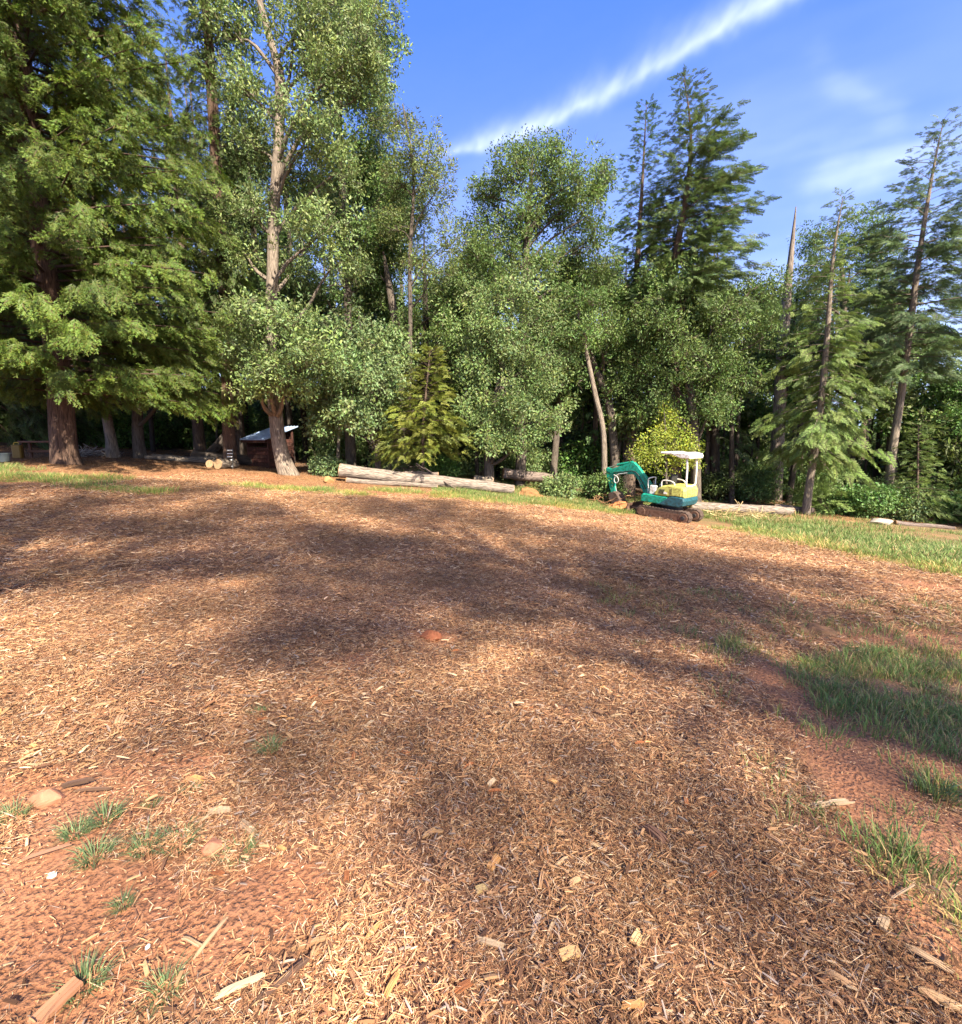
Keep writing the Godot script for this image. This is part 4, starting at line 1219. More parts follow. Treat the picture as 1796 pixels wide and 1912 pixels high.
func make_excavator() -> void:
	mats.grime = noise_texture(0.02, [[0.0, 0.35, 0.6, 1.0], [Color(0.66, 0.57, 0.49), Color(0.86, 0.82, 0.78), Color(0.97, 0.96, 0.95), Color(1, 1, 1)]], 256, FastNoiseLite.TYPE_SIMPLEX, 5)
	var teal := painted(0.012, 0.33, 0.235)
	var lemon := painted(0.56, 0.58, 0.15)
	var slate := painted(0.025, 0.115, 0.15)
	var white := painted(0.80, 0.80, 0.76)
	var rust := painted(0.14, 0.08, 0.055, 0.9)
	var rubber := painted(0.085, 0.058, 0.045, 0.95)
	var black := plain(0.025, 0.025, 0.028, 0.6)
	var steel := plain(0.45, 0.44, 0.42, 0.35, 0.7)
	var o := thing("mini_excavator", "small teal and yellow tracked digger with white canopy, boom folded to the ground", "excavator", on(6.40, -16.2, 0.0), -0.84)
	o.scale = Vector3.ONE * 0.93
	o.rotation.z = -0.045
	for side in [0.44, -0.44]:
		var b := MB.new()
		b.prism(stadium(2.0, 0.42, 0.0, 0.02), side - 0.14, side + 0.14, 0.0)
		var tr := part("track", b.commit(false), rubber, o)
		b = MB.new()
		b.prism(stadium(1.62, 0.25, 0.085, 0.0), side - 0.155, side + 0.155, 0.015)
		part("track_frame", b.commit(false), rust, tr)
		part("sprocket", disc(Vector3(0.79, 0.21, side), 0.17, 0.33), rust, tr)
		part("sprocket_hub", disc(Vector3(0.79, 0.21, side), 0.075, 0.37), black, tr)
		part("idler", disc(Vector3(-0.79, 0.21, side), 0.16, 0.33), rust, tr)
		for k in 3:
			part("roller", disc(Vector3(-0.42 + k * 0.4, 0.075, side), 0.06, 0.335), black, tr)
	var b := MB.new()
	b.box(Vector3(0, 0.30, 0), Vector3(0.8, 0.2, 0.62), 0.02)
	part("chassis", b.commit(), rust, o)
	b = MB.new()
	b.tube(PackedVector3Array([Vector3(0.1, 0.36, 0), Vector3(0.1, 0.58, 0)]), PackedFloat32Array([0.36, 0.36]), 24, Color.WHITE, 0.0, 1.0, true)
	part("slewing_ring", b.commit(), black, o)
	b = MB.new()
	b.prism(PackedVector2Array([Vector2(-1.34, 0.10), Vector2(-1.40, 0.16), Vector2(-1.43, 0.28), Vector2(-1.38, 0.42), Vector2(-1.35, 0.42), Vector2(-1.39, 0.28), Vector2(-1.36, 0.18), Vector2(-1.30, 0.10)]), -0.58, 0.58, 0.0)
	var blade := part("dozer_blade", b.commit(false), rust, o)
	for s in [-0.3, 0.3]:
		b = MB.new()
		b.box(Vector3(-1.0, 0.24, s), Vector3(0.72, 0.09, 0.07), 0.01)
		part("blade_arm", b.commit(), rust, blade)
	b = MB.new()
	b.prism(zp([-48, 57, -50, 80, -44, 86, 52, 86, 60, 57]), -0.53, 0.53, 0.03)
	part("deck", b.commit(), teal, o)
	b = MB.new()
	b.prism(zp([12, 55, 30, 66, 48, 80, 62, 90, 80, 93, 112, 90, 116, 78, 112, 62, 100, 54]), -0.555, 0.555, 0.04)
	part("counterweight", b.commit(), slate, o)
	b = MB.new()
	b.prism(zp([-2, 86, 2, 100, 14, 114, 30, 124, 52, 129, 98, 130, 108, 126, 113, 112, 113, 90, 60, 87]), -0.52, 0.52, 0.05)
	var cowl := part("engine_cover", b.commit(), lemon, o)
	for s in [0.535, -0.535]:
		part("side_door", _box_mesh(Vector3(0.84, 1.08, s), Vector3(0.34, 0.28, 0.02), 0.006), lemon, cowl)
	b = MB.new()
	for k in 5:
		b.box(Vector3(0.30, 0.96 + k * 0.035, 0.527), Vector3(0.2, 0.014, 0.02), 0.004)
	part("vent", b.commit(), black, cowl)
	b = MB.new()
	b.box(Vector3(0.44, 0.995, 0.532), Vector3(0.13, 0.07, 0.012), 0.003)
	part("decal", b.commit(), white, cowl)
	b = MB.new()
	b.box(Vector3(1.142, 1.06, 0.0), Vector3(0.02, 0.26, 0.6), 0.006)
	part("rear_grille", b.commit(), lemon, cowl)
	b = MB.new()
	b.box(Vector3(0.22, 1.17, 0), Vector3(0.42, 0.12, 0.44), 0.04)
	b.box(Vector3(0.42, 1.42, 0), Vector3(0.12, 0.44, 0.42), 0.045, Basis(Vector3.BACK, -0.15))
	part("seat", b.commit(), black, o)
	for s in [0.40, -0.40]:
		part("handrail", pipe([Vector3(0.22, 1.10, s), Vector3(0.20, 1.34, s), Vector3(0.28, 1.42, s), Vector3(0.52, 1.42, s), Vector3(0.66, 1.36, s), Vector3(0.70, 1.24, s)], 0.022), white, o)
	part("front_guard", pipe([Vector3(-0.36, 0.84, 0.26), Vector3(-0.40, 1.30, 0.26), Vector3(-0.38, 1.42, 0.22), Vector3(-0.38, 1.42, -0.22), Vector3(-0.40, 1.30, -0.26), Vector3(-0.36, 0.84, -0.26)], 0.024), white, o)
	b = MB.new()
	b.box(Vector3(-0.12, 1.02, 0.34), Vector3(0.26, 0.34, 0.14), 0.03)
	b.box(Vector3(-0.12, 1.02, -0.34), Vector3(0.26, 0.34, 0.14), 0.03)
	var con := part("console", b.commit(), white, o)
	for s in [0.34, -0.34]:
		part("lever", pipe([Vector3(-0.12, 1.18, s), Vector3(-0.15, 1.36, s)], 0.014), black, con)
		part("lever", pipe([Vector3(-0.3, 0.86, s * 0.3), Vector3(-0.24, 1.25, s * 0.3)], 0.012), black, con)
	for s in [0.36, -0.36]:
		part("canopy_post", pipe([Vector3(1.06, 1.28, s * 0.8), Vector3(1.07, 1.40, s), Vector3(1.05, 1.9, s), Vector3(1.0, 2.27, s)], 0.035, 10), white, o)
	part("canopy_crossbar", pipe([Vector3(1.06, 1.29, 0.30), Vector3(1.06, 1.27, 0.0), Vector3(1.06, 1.29, -0.30)], 0.033, 10), white, o)
	b = MB.new()
	b.prism(zp([8, 237, 10, 243, 40, 245, 62, 243, 90, 246, 114, 242, 119, 234, 117, 226, 84, 225, 66, 231, 50, 236, 30, 235]), -0.52, 0.52, 0.03)
	part("canopy_roof", b.commit(), white, o)
	# boom, arm and bucket, all in the middle plane
	b = MB.new()
	b.box(Vector3(-0.50, 0.76, 0), Vector3(0.22, 0.46, 0.24), 0.03)
	part("swing_post", b.commit(), teal, o)
	b = MB.new()
	b.prism(zp([-34, 112, -98, 178, -118, 193, -126, 193, -134, 188, -214, 158, -234, 160, -238, 152, -228, 146, -212, 140, -140, 144, -114, 147, -82, 118, -46, 82]), -0.085, 0.085, 0.012)
	part("boom", b.commit(), teal, o)
	b = MB.new()
	b.prism(zp([-232, 163, -216, 156, -200, 132, -193, 100, -188, 64, -196, 50, -206, 58, -222, 100, -236, 134, -240, 156]), -0.07, 0.07, 0.012)
	part("dipper_arm", b.commit(), teal, o)
	part("boom_cylinder", pipe([Vector3(-0.56, 0.72, 0), Vector3(-0.84, 1.10, 0)], 0.05), teal, o)
	part("boom_cylinder_rod", pipe([Vector3(-0.84, 1.10, 0), Vector3(-1.08, 1.46, 0)], 0.026), steel, o)
	part("arm_cylinder", pipe([Vector3(-1.24, 1.93, 0), Vector3(-1.92, 1.76, 0)], 0.05), teal, o)
	part("arm_cylinder_rod", pipe([Vector3(-1.92, 1.76, 0), Vector3(-2.30, 1.62, 0)], 0.026), steel, o)
	part("bucket_cylinder", pipe([Vector3(-2.10, 1.40, 0.0), Vector3(-1.96, 0.98, 0.0)], 0.04), teal, o)
	part("bucket_cylinder_rod", pipe([Vector3(-1.96, 0.98, 0.0), Vector3(-1.86, 0.70, 0.0)], 0.022), steel, o)
	part("hose", pipe([Vector3(-1.98, 1.36, 0.10), Vector3(-1.82, 1.30, 0.10), Vector3(-1.76, 1.16, 0.10), Vector3(-1.84, 1.05, 0.10), Vector3(-1.94, 1.12, 0.10), Vector3(-1.92, 1.28, 0.10), Vector3(-1.76, 1.42, 0.09), Vector3(-1.4, 1.50, 0.09)], 0.018), plain(0.5, 0.5, 0.46, 0.6), o)
	part("hose", pipe([Vector3(-0.52, 0.9, 0.10), Vector3(-0.72, 1.22, 0.11), Vector3(-1.08, 1.58, 0.10), Vector3(-1.6, 1.52, 0.10), Vector3(-2.0, 1.46, 0.10)], 0.016), black, o)
	b = MB.new()
	b.prism(zp([-208, 62, -186, 72, -172, 66, -158, 48, -150, 26, -166, 22, -190, 26, -204, 40]), -0.24, 0.24, 0.015)
	var bucket := part("bucket", b.commit(), painted(0.10, 0.07, 0.055, 0.8), o)
	for k in 4:
		b = MB.new()
		b.prism(zp([-156, 30, -150, 28, -140, 14, -150, 20]), -0.22 + k * 0.13, -0.17 + k * 0.13, 0.0)
		part("tooth", b.commit(), rust, bucket)
	for e in o.get_children():
		if not (e.name.begins_with("track") or e.name in ["chassis", "slewing_ring", "dozer_blade"]):
			e.position.x -= 0.40
	var hub: Vector3 = o.transform * Vector3(-1.75, 0, 0.1)
	mound("dirt_pile", "small heap of orange earth under the digger's bucket", "dirt pile", on(hub.x - 0.15, hub.z - 0.05, -0.02), Vector3(0.62, 0.32, 0.5), Color(0.42, 0.17, 0.07))


func mound(called: String, label: String, category: String, at: Vector3, size: Vector3, col: Color) -> void:
	var b := MB.new()
	var n := 20
	for j in 9:
		for k in n:
			var r := j / 8.0
			var a := TAU * k / n
			var p := Vector3(cos(a) * r, pow(cos(r * PI * 0.5), 1.3), sin(a) * r)
			p *= 1.0 + 0.28 * fine.get_noise_3d(p.x * 1.5 + at.x * 3.0, p.y * 1.5, p.z * 1.5 + at.z)
			b.v.append(p * size - Vector3(0, 0.02, 0))
			b.c.append(shade(col, 1.0 + 0.5 * fine.get_noise_3d(p.x * 3.0, p.y * 3.0, p.z * 3.0)))
	for j in 8:
		for k in n:
			var q := j * n + k
			var q2 := j * n + (k + 1) % n
			b.i.append_array(PackedInt32Array([q, q2, q + n, q2, q2 + n, q + n]))
	single(called, b.commit(false), mats.wood, at, label, category)


func make_shed() -> void:
	var at := on(-8.35, -19.3)
	var o := thing("shed", "low dark red plank shed with a pale sloping metal roof behind the leaning oak", "shed", at, -0.42)
	o.scale = Vector3(0.64, 1.0, 0.8)
	var board: StandardMaterial3D = plain(0.13, 0.045, 0.03, 0.9)
	var board2: StandardMaterial3D = plain(0.10, 0.04, 0.028, 0.9)
	for m in [board, board2]:
		m.albedo_texture = mats.wood_grain.albedo_texture
		m.uv1_triplanar = true
		m.uv1_scale = Vector3(1.2, 4, 1.2)
	var wall := part("wall", _box_mesh(Vector3(0, 0.02, 0), Vector3(1.75, 0.06, 1.6), 0.01), board2, o)
	var b_long := _box_mesh(Vector3.ZERO, Vector3(1.76, 0.135, 0.03), 0.006)
	var b_side := _box_mesh(Vector3.ZERO, Vector3(0.03, 0.135, 1.56), 0.006)
	for k in 9:
		if k < 5:
			var p := part("plank", b_long, board if k % 2 else board2, wall)
			p.position = Vector3(rnd(-0.01, 0.01), 0.13 + k * 0.148, 0.80)
			p.rotation.z = rnd(-0.006, 0.006)
		if k < 9:
			var p2 := part("plank", b_long, board2, wall)
			p2.position = Vector3(0, 0.13 + k * 0.148, -0.80)
		if k < 7:
			for s in [-0.87, 0.87]:
				var p3 := part("plank", b_side, board if (k + int(s * 2)) % 2 else board2, wall)
				p3.position = Vector3(s, 0.13 + k * 0.148, rnd(-0.01, 0.01))
	for s in [-0.84, 0.84]:
		var p := part("post", _box_mesh(Vector3(s, 0.54, 0.76), Vector3(0.09, 1.14, 0.09), 0.008), board2, o)
		part("post", _box_mesh(Vector3(s, 0.72, -0.76), Vector3(0.09, 1.5, 0.09), 0.008), board2, o)
	var tin := plain(0.34, 0.45, 0.64, 0.5, 0.0)
	var slope := Basis(Vector3.RIGHT, 0.235)
	var roof := part("roof", _box_mesh(Vector3(0, 1.33, 0), Vector3(2.05, 0.03, 2.2), 0.006, slope), tin, o)
	for k in 9:
		part("seam", _box_mesh(Vector3(-1.0 + k * 0.25, 1.33, 0) + slope * Vector3(0, 0.026, 0), Vector3(0.035, 0.025, 2.2), 0.006, slope), tin, roof)
	part("fascia", _box_mesh(Vector3(0, 1.33, 0) + slope * Vector3(0, -0.07, 1.07), Vector3(2.0, 0.10, 0.03), 0.006, slope), board2, roof)


func _box_mesh(p: Vector3, s: Vector3, bev := 0.01, basis := Basis()) -> Mesh:
	var b := MB.new()
	b.box(p, s, bev, basis)
	return b.commit()


func log_thing(called: String, label: String, a: Vector3, e: Vector3, r0: float, r1: float, bark: String, category := "log", group := "", face := Color(0.50, 0.30, 0.15)) -> Node3D:
	var o := thing(called, label, category, a, 0.0, group)
	var end := e - a
	var pts := PackedVector3Array()
	var radii := PackedFloat32Array()
	var side := end.cross(Vector3.UP).normalized()
	var steps := 12
	for k in steps + 1:
		var t := float(k) / steps
		pts.append(end * t + side * (0.03 * sin(t * 5.0) * end.length() * 0.15) + Vector3(0, 0.012 * sin(t * 9.0 + a.x), 0))
		radii.append(lerpf(r0, r1, t) * (1.0 + 0.06 * sin(t * 23.0 + a.x)))
	var b := MB.new()
	b.tube(pts, radii, 18, Color.WHITE, 0.03, 6.0)
	part("bark", b.commit(), mats[bark], o)
	for s in 2:
		var q := MB.new()
		var p := pts[0] if s == 0 else pts[steps]
		var d := (pts[1] - pts[0]).normalized() * -0.015 if s == 0 else (pts[steps] - pts[steps - 1]).normalized() * 0.015
		var r := (radii[0] if s == 0 else radii[steps]) * 0.97
		q.tube(PackedVector3Array([p - d * 2.0, p + d]), PackedFloat32Array([r, r * 0.98]), 16, Color.WHITE, 0.02, 5.0, true)
		var m := plain(face.r, face.g, face.b, 0.9)
		m.albedo_texture = mats.wood_grain.albedo_texture
		m.uv1_triplanar = true
		m.uv1_scale = Vector3(5, 5, 5)
		part("cut_end", q.commit(), m, o)
	return o


func make_logs() -> void:
	log_thing("log", "long thick weathered log lying across the grass at the rim of the clearing", on(-4.75, -16.25, 0.35), on(1.15, -16.95, 0.20), 0.23, 0.17, "log_wood")
	log_thing("log", "thinner pale log lying in front of the long thick log's left half", on(-4.45, -15.9, 0.08), on(-1.5, -16.45, 0.08), 0.09, 0.07, "log_wood")
	log_thing("log", "grey log on top of the long log, near its left end", on(-2.7, -16.9, 0.40), on(-1.5, -16.9, 0.46), 0.08, 0.07, "bark_dead")
	log_thing("branch", "thin pale dead branch leaning over the long log", on(-2.3, -17.2, 0.75), on(-0.75, -16.1, 0.05), 0.03, 0.018, "bark_dead", "branch")
	log_thing("branch", "dead branch leaning over the long log beside another", on(-2.0, -17.2, 0.62), on(-0.85, -16.2, 0.05), 0.025, 0.014, "bark_dead", "branch")
	log_thing("log_block", "short pale cut log block beside the maple's stubby trunk", on(-0.25, -18.0, 0.25), on(0.42, -18.05, 0.24), 0.2, 0.2, "bark_pale", "log", "", Color(0.6, 0.42, 0.26))
	log_thing("log", "dark log lying behind the maple and the solitary oak", on(0.9, -19.6, 0.5), on(2.9, -19.9, 0.48), 0.21, 0.2, "bark_dead")
	log_thing("log", "reddish weathered log along the back of the right grass bank", on(8.0, -18.2, 0.16), on(11.6, -17.7, 0.14), 0.2, 0.16, "log_wood")
	log_thing("log", "short log in the shade between the slim fir and the reddish log", on(11.4, -18.5, 0.14), on(12.7, -18.2, 0.12), 0.15, 0.12, "bark_dead")
	log_thing("log", "grey log half sunk in the grass right of the flat stone", on(14.5, -16.6, 0.05), on(16.4, -16.4, 0.05), 0.09, 0.07, "bark_dead")
	rock("stone", "flat grey stone at the foot of the young fir on the right bank", on(13.9, -16.5, 0.06), Vector3(0.45, 0.17, 0.26), Color(0.33, 0.29, 0.24))
	rock("stone", "orange broken wood chunk at the long log's left end", on(-4.95, -15.6, 0.08), Vector3(0.2, 0.14, 0.16), Color(0.42, 0.23, 0.1))
	mound("brush_pile", "low heap of orange brown dead needles at the long log's right end", "brush pile", on(1.7, -17.2, 0.0), Vector3(0.55, 0.36, 0.4), Color(0.26, 0.135, 0.06))
	brush("brush_pile", "tangle of dry straw coloured twigs beside the reddish log on the right bank", on(9.3, -17.1), 1.3, 0.35, 170, Color(0.5, 0.38, 0.2))
	brush("brush_pile", "grey tangle of dead branches behind the long log's left part", on(-3.1, -17.9), 1.0, 0.9, 110, Color(0.26, 0.20, 0.16))
	brush("brush_pile", "reddish heap of dead fir boughs under the bare leaning trunk", on(4.9, -18.0), 0.9, 0.6, 120, Color(0.30, 0.17, 0.09))
	# under the cedars on the left
	log_thing("log", "pale round log showing its cut face beside the ladder", on(-9.25, -17.0, 0.17), on(-9.0, -17.7, 0.17), 0.19, 0.18, "bark_oak", "log", "", Color(0.55, 0.36, 0.2))
	log_thing("log", "second pale round log, left of the one beside the ladder", on(-9.6, -17.1, 0.14), on(-9.5, -17.8, 0.14), 0.15, 0.15, "bark_oak", "log", "", Color(0.55, 0.36, 0.2))
	log_thing("log", "thick dark fallen log leaning up into the shade left of the dark cedar", on(-10.9, -19.2, 0.15), on(-9.9, -20.0, 1.6), 0.2, 0.17, "bark_dark")
	log_thing("log", "long dark log lying on the forest floor behind the ladder", on(-11.2, -18.9, 0.22), on(-8.9, -19.0, 0.2), 0.2, 0.18, "bark_dark")
	for k in 5:
		log_thing("plank_log", ["lowest pale pole of the flat stack left of the ladder", "second pole of the flat stack left of the ladder", "weathered pole across the stack left of the ladder", "short pole at the back of the flat stack by the ladder", "uppermost pale pole of the flat stack by the ladder"][k], on(-12.6 + 0.15 * k, -18.2 - 0.14 * k, 0.09 + 0.05 * (k % 2)), on(-10.4 + 0.1 * k, -18.4 - 0.14 * k, 0.08 + 0.06 * (k % 3)), 0.08, 0.06, "bark_pale", "pole")
	brush("brush_pile", "pale heap of cut branches between the huge cedar and the pale slender oak", on(-14.6, -18.0), 0.9, 0.4, 130, Color(0.42, 0.36, 0.30))
	var lad := thing("ladder", "short narrow ladder with pale rungs against the dark slim cedar", "ladder", on(-9.02, -17.35), 0.1)
	lad.rotation.x = -0.18
	var pale := plain(0.7, 0.72, 0.7, 0.5)
	for s in [-0.10, 0.10]:
		part("rail", _box_mesh(Vector3(s, 0.36, 0), Vector3(0.025, 0.72, 0.04), 0.004), plain(0.06, 0.06, 0.06, 0.5), lad)
	for k in 6:
		part("rung", _box_mesh(Vector3(0, 0.09 + k * 0.115, 0), Vector3(0.175, 0.035, 0.045), 0.005), pale, lad)
	var bench := thing("work_bench", "rough wooden bench half hidden by the huge cedar's trunk", "bench", on(-14.35, -15.9), 0.12)
	var dark := plain(0.16, 0.075, 0.045, 0.9)
	part("top", _box_mesh(Vector3(0, 0.56, 0), Vector3(1.1, 0.06, 0.45), 0.01), dark, bench)
	for s in [[-0.48, -0.17], [-0.48, 0.17], [0.48, -0.17], [0.48, 0.17]]:
		part("leg", _box_mesh(Vector3(s[0], 0.265, s[1]), Vector3(0.07, 0.53, 0.07), 0.008), dark, bench)
	part("brace", _box_mesh(Vector3(0, 0.25, 0), Vector3(0.9, 0.08, 0.05), 0.008), dark, bench)
	var can := thing("fuel_can", "tall yellow can standing before the rough wooden bench", "can", on(-14.75, -15.45), 0.3)
	part("body", _box_mesh(Vector3(0, 0.22, 0), Vector3(0.24, 0.44, 0.18), 0.03), plain(0.22, 0.13, 0.02, 0.6), can)
	part("handle", pipe([Vector3(-0.07, 0.43, 0), Vector3(-0.06, 0.50, 0), Vector3(0.05, 0.50, 0), Vector3(0.06, 0.43, 0)], 0.014), plain(0.5, 0.33, 0.03, 0.5), can)
	part("cap", disc(Vector3.ZERO, 0.035, 0.05), plain(0.03, 0.03, 0.03), can).transform = Transform3D(Basis(Vector3.RIGHT, PI / 2), Vector3(0.09, 0.455, 0.0))
	var tub := thing("tub", "low grey green plastic tub in the grass at the far left", "tub", on(-14.1, -14.2), 0.2)
	var gm := plain(0.23, 0.27, 0.25, 0.5)
	var b := MB.new()
	b.tube(PackedVector3Array([Vector3(0, 0.0, 0), Vector3(0, 0.02, 0), Vector3(0, 0.24, 0), Vector3(0, 0.245, 0), Vector3(0, 0.06, 0)]), PackedFloat32Array([0.16, 0.2, 0.24, 0.225, 0.18]), 20, Color.WHITE, 0.0, 1.0, true)
	part("body", b.commit(), gm, tub)
	b = MB.new()
	b.tube(PackedVector3Array([Vector3(0, 0.225, 0), Vector3(0, 0.228, 0), Vector3(0, 0.255, 0), Vector3(0, 0.258, 0)]), PackedFloat32Array([0.235, 0.262, 0.262, 0.235]), 20, Color.WHITE)
	part("rim", b.commit(), gm, tub)


func brush(called: String, label: String, at: Vector3, rad: float, high: float, n: int, col: Color) -> void:
	var b := MB.new()
	for k in n:
		var a := rnd(0, TAU)
		var r := rad * sqrt(rng.randf())
		var p := Vector3(r * cos(a), high * pow(rng.randf(), 1.5) * (1.0 - 0.6 * r / rad), r * sin(a))
		var d := (dir3() * Vector3(1, 0.45, 1)).normalized()
		var l := rnd(0.3, 0.9)
		var c := shade(col, rnd(0.6, 1.3))
		b.tube(bent(p - d * l * 0.5, p + d * l * 0.5, 0.03, 3), taper(rnd(0.008, 0.02), 0.004, 3), 4, c)
	single(called, b.commit(), mats.wood, at, label, "brush pile")


func rock(called: String, label: String, at: Vector3, size: Vector3, col: Color, group := "", category := "stone") -> void:
	var s := SphereMesh.new()
	s.radial_segments = 20
	s.rings = 11
	var a := s.get_mesh_arrays()
	var v: PackedVector3Array = a[Mesh.ARRAY_VERTEX]
	var cols := PackedColorArray()
	var off := at.x * 7.3 + at.z * 3.1
	for k in v.size():
		var p := v[k] * 2.0
		p *= 1.0 + 0.42 * fine.get_noise_3d(p.x * 0.55 + off, p.y * 0.55, p.z * 0.55) + 0.12 * fine.get_noise_3d(p.x * 2.4 + off, p.y * 2.4, p.z * 2.4)
		for e in 9:
			var d := Vector3(sin(off + e * 2.1), cos(off * 1.3 + e * 1.7), sin(off * 0.7 + e * 2.9)).normalized()
			var q := p.dot(d) - 0.70
			if q > 0.0:
				p -= d * q * 0.85
		v[k] = p * size
		cols.append(shade(col, 1.0 + 0.35 * fine.get_noise_3d(p.x * 2.0 + off, p.y * 2.0, p.z * 2.0)))
	var b := MB.new()
	b.v = v
	b.c = cols
	b.i = a[Mesh.ARRAY_INDEX]
	single(called, b.commit(false), mats.wood, at, label, category, group)


func lump(x: float, z: float) -> float:
	return 0.022 * fine.get_noise_2d(x * 1.2, z * 1.2) + 0.03 * broad.get_noise_2d(x * 3.0, z * 3.0)


# a split piece of wood: long strips of slightly different tone side by side, each torn off at its own place
func splinter(length: float, width: float, thick: float, col: Color, curve: float, blunt := 0.0) -> ArrayMesh:
	var b := MB.new()
	var strips := 3 if blunt > 0.0 else 4
	var n := 4
	for s in strips:
		var z0 := (float(s) / strips - 0.5) * width
		var z1 := (float(s + 1) / strips - 0.5) * width - width * 0.01
		var e0 := -0.5 + rnd(0.0, 0.13 if blunt == 0.0 else 0.06)
		var e1 := 0.5 - rnd(0.0, 0.16 if blunt == 0.0 else 0.07)
		var high := thick * rnd(0.6, 1.1)
		var c := shade(col, rnd(0.78, 1.12))
		var b0 := b.v.size()
		for k in n + 1:
			var t := lerpf(e0, e1, float(k) / n)
			var tip := 1.0
			if k == 0 or k == n:
				tip = rnd(0.35, 0.8) if blunt == 0.0 else 0.9
			var x := t * length
			var y := curve * 0.4 * length * cos(t * PI)
			var zc := curve * 0.35 * length * sin(t * 5.0) + (z0 + z1) * 0.5
			var hw := (z1 - z0) * 0.5 * tip
			for v in [Vector3(x, y, zc - hw), Vector3(x, y + high * tip, zc - hw * 0.9), Vector3(x, y + high * tip * rnd(0.85, 1.0), zc + hw * 0.9), Vector3(x, y, zc + hw)]:
				b.v.append(v)
				b.c.append(c)
		for k in n:
			for f in 4:
				var p := b0 + k * 4 + f
				var p2 := b0 + k * 4 + (f + 1) % 4
				b.i.append_array(PackedInt32Array([p, p2, p + 4, p2, p2 + 4, p + 4]))
		b.i.append_array(PackedInt32Array([b0, b0 + 2, b0 + 1, b0, b0 + 3, b0 + 2]))
		b0 += n * 4
		b.i.append_array(PackedInt32Array([b0, b0 + 1, b0 + 2, b0, b0 + 2, b0 + 3]))
	return b.commit(false)


func piece(called: String, label: String, category: String, x: float, z: float, yaw_deg: float, length: float, width: float, thick: float, col: Color, curve := 0.03, group := "") -> void:
	var o := single(called, splinter(length * 0.95, width * 0.82, thick * 0.75, shade(col, 0.85), curve, 0.8 if called == "wood_chunk" or called == "wood_slab" else 0.0), mats.wood, on(x, z, 0.018 + lump(x, z)), label, category, group)
	o.rotation = Vector3(rnd(-0.1, 0.1), deg_to_rad(yaw_deg), rnd(-0.06, 0.08))


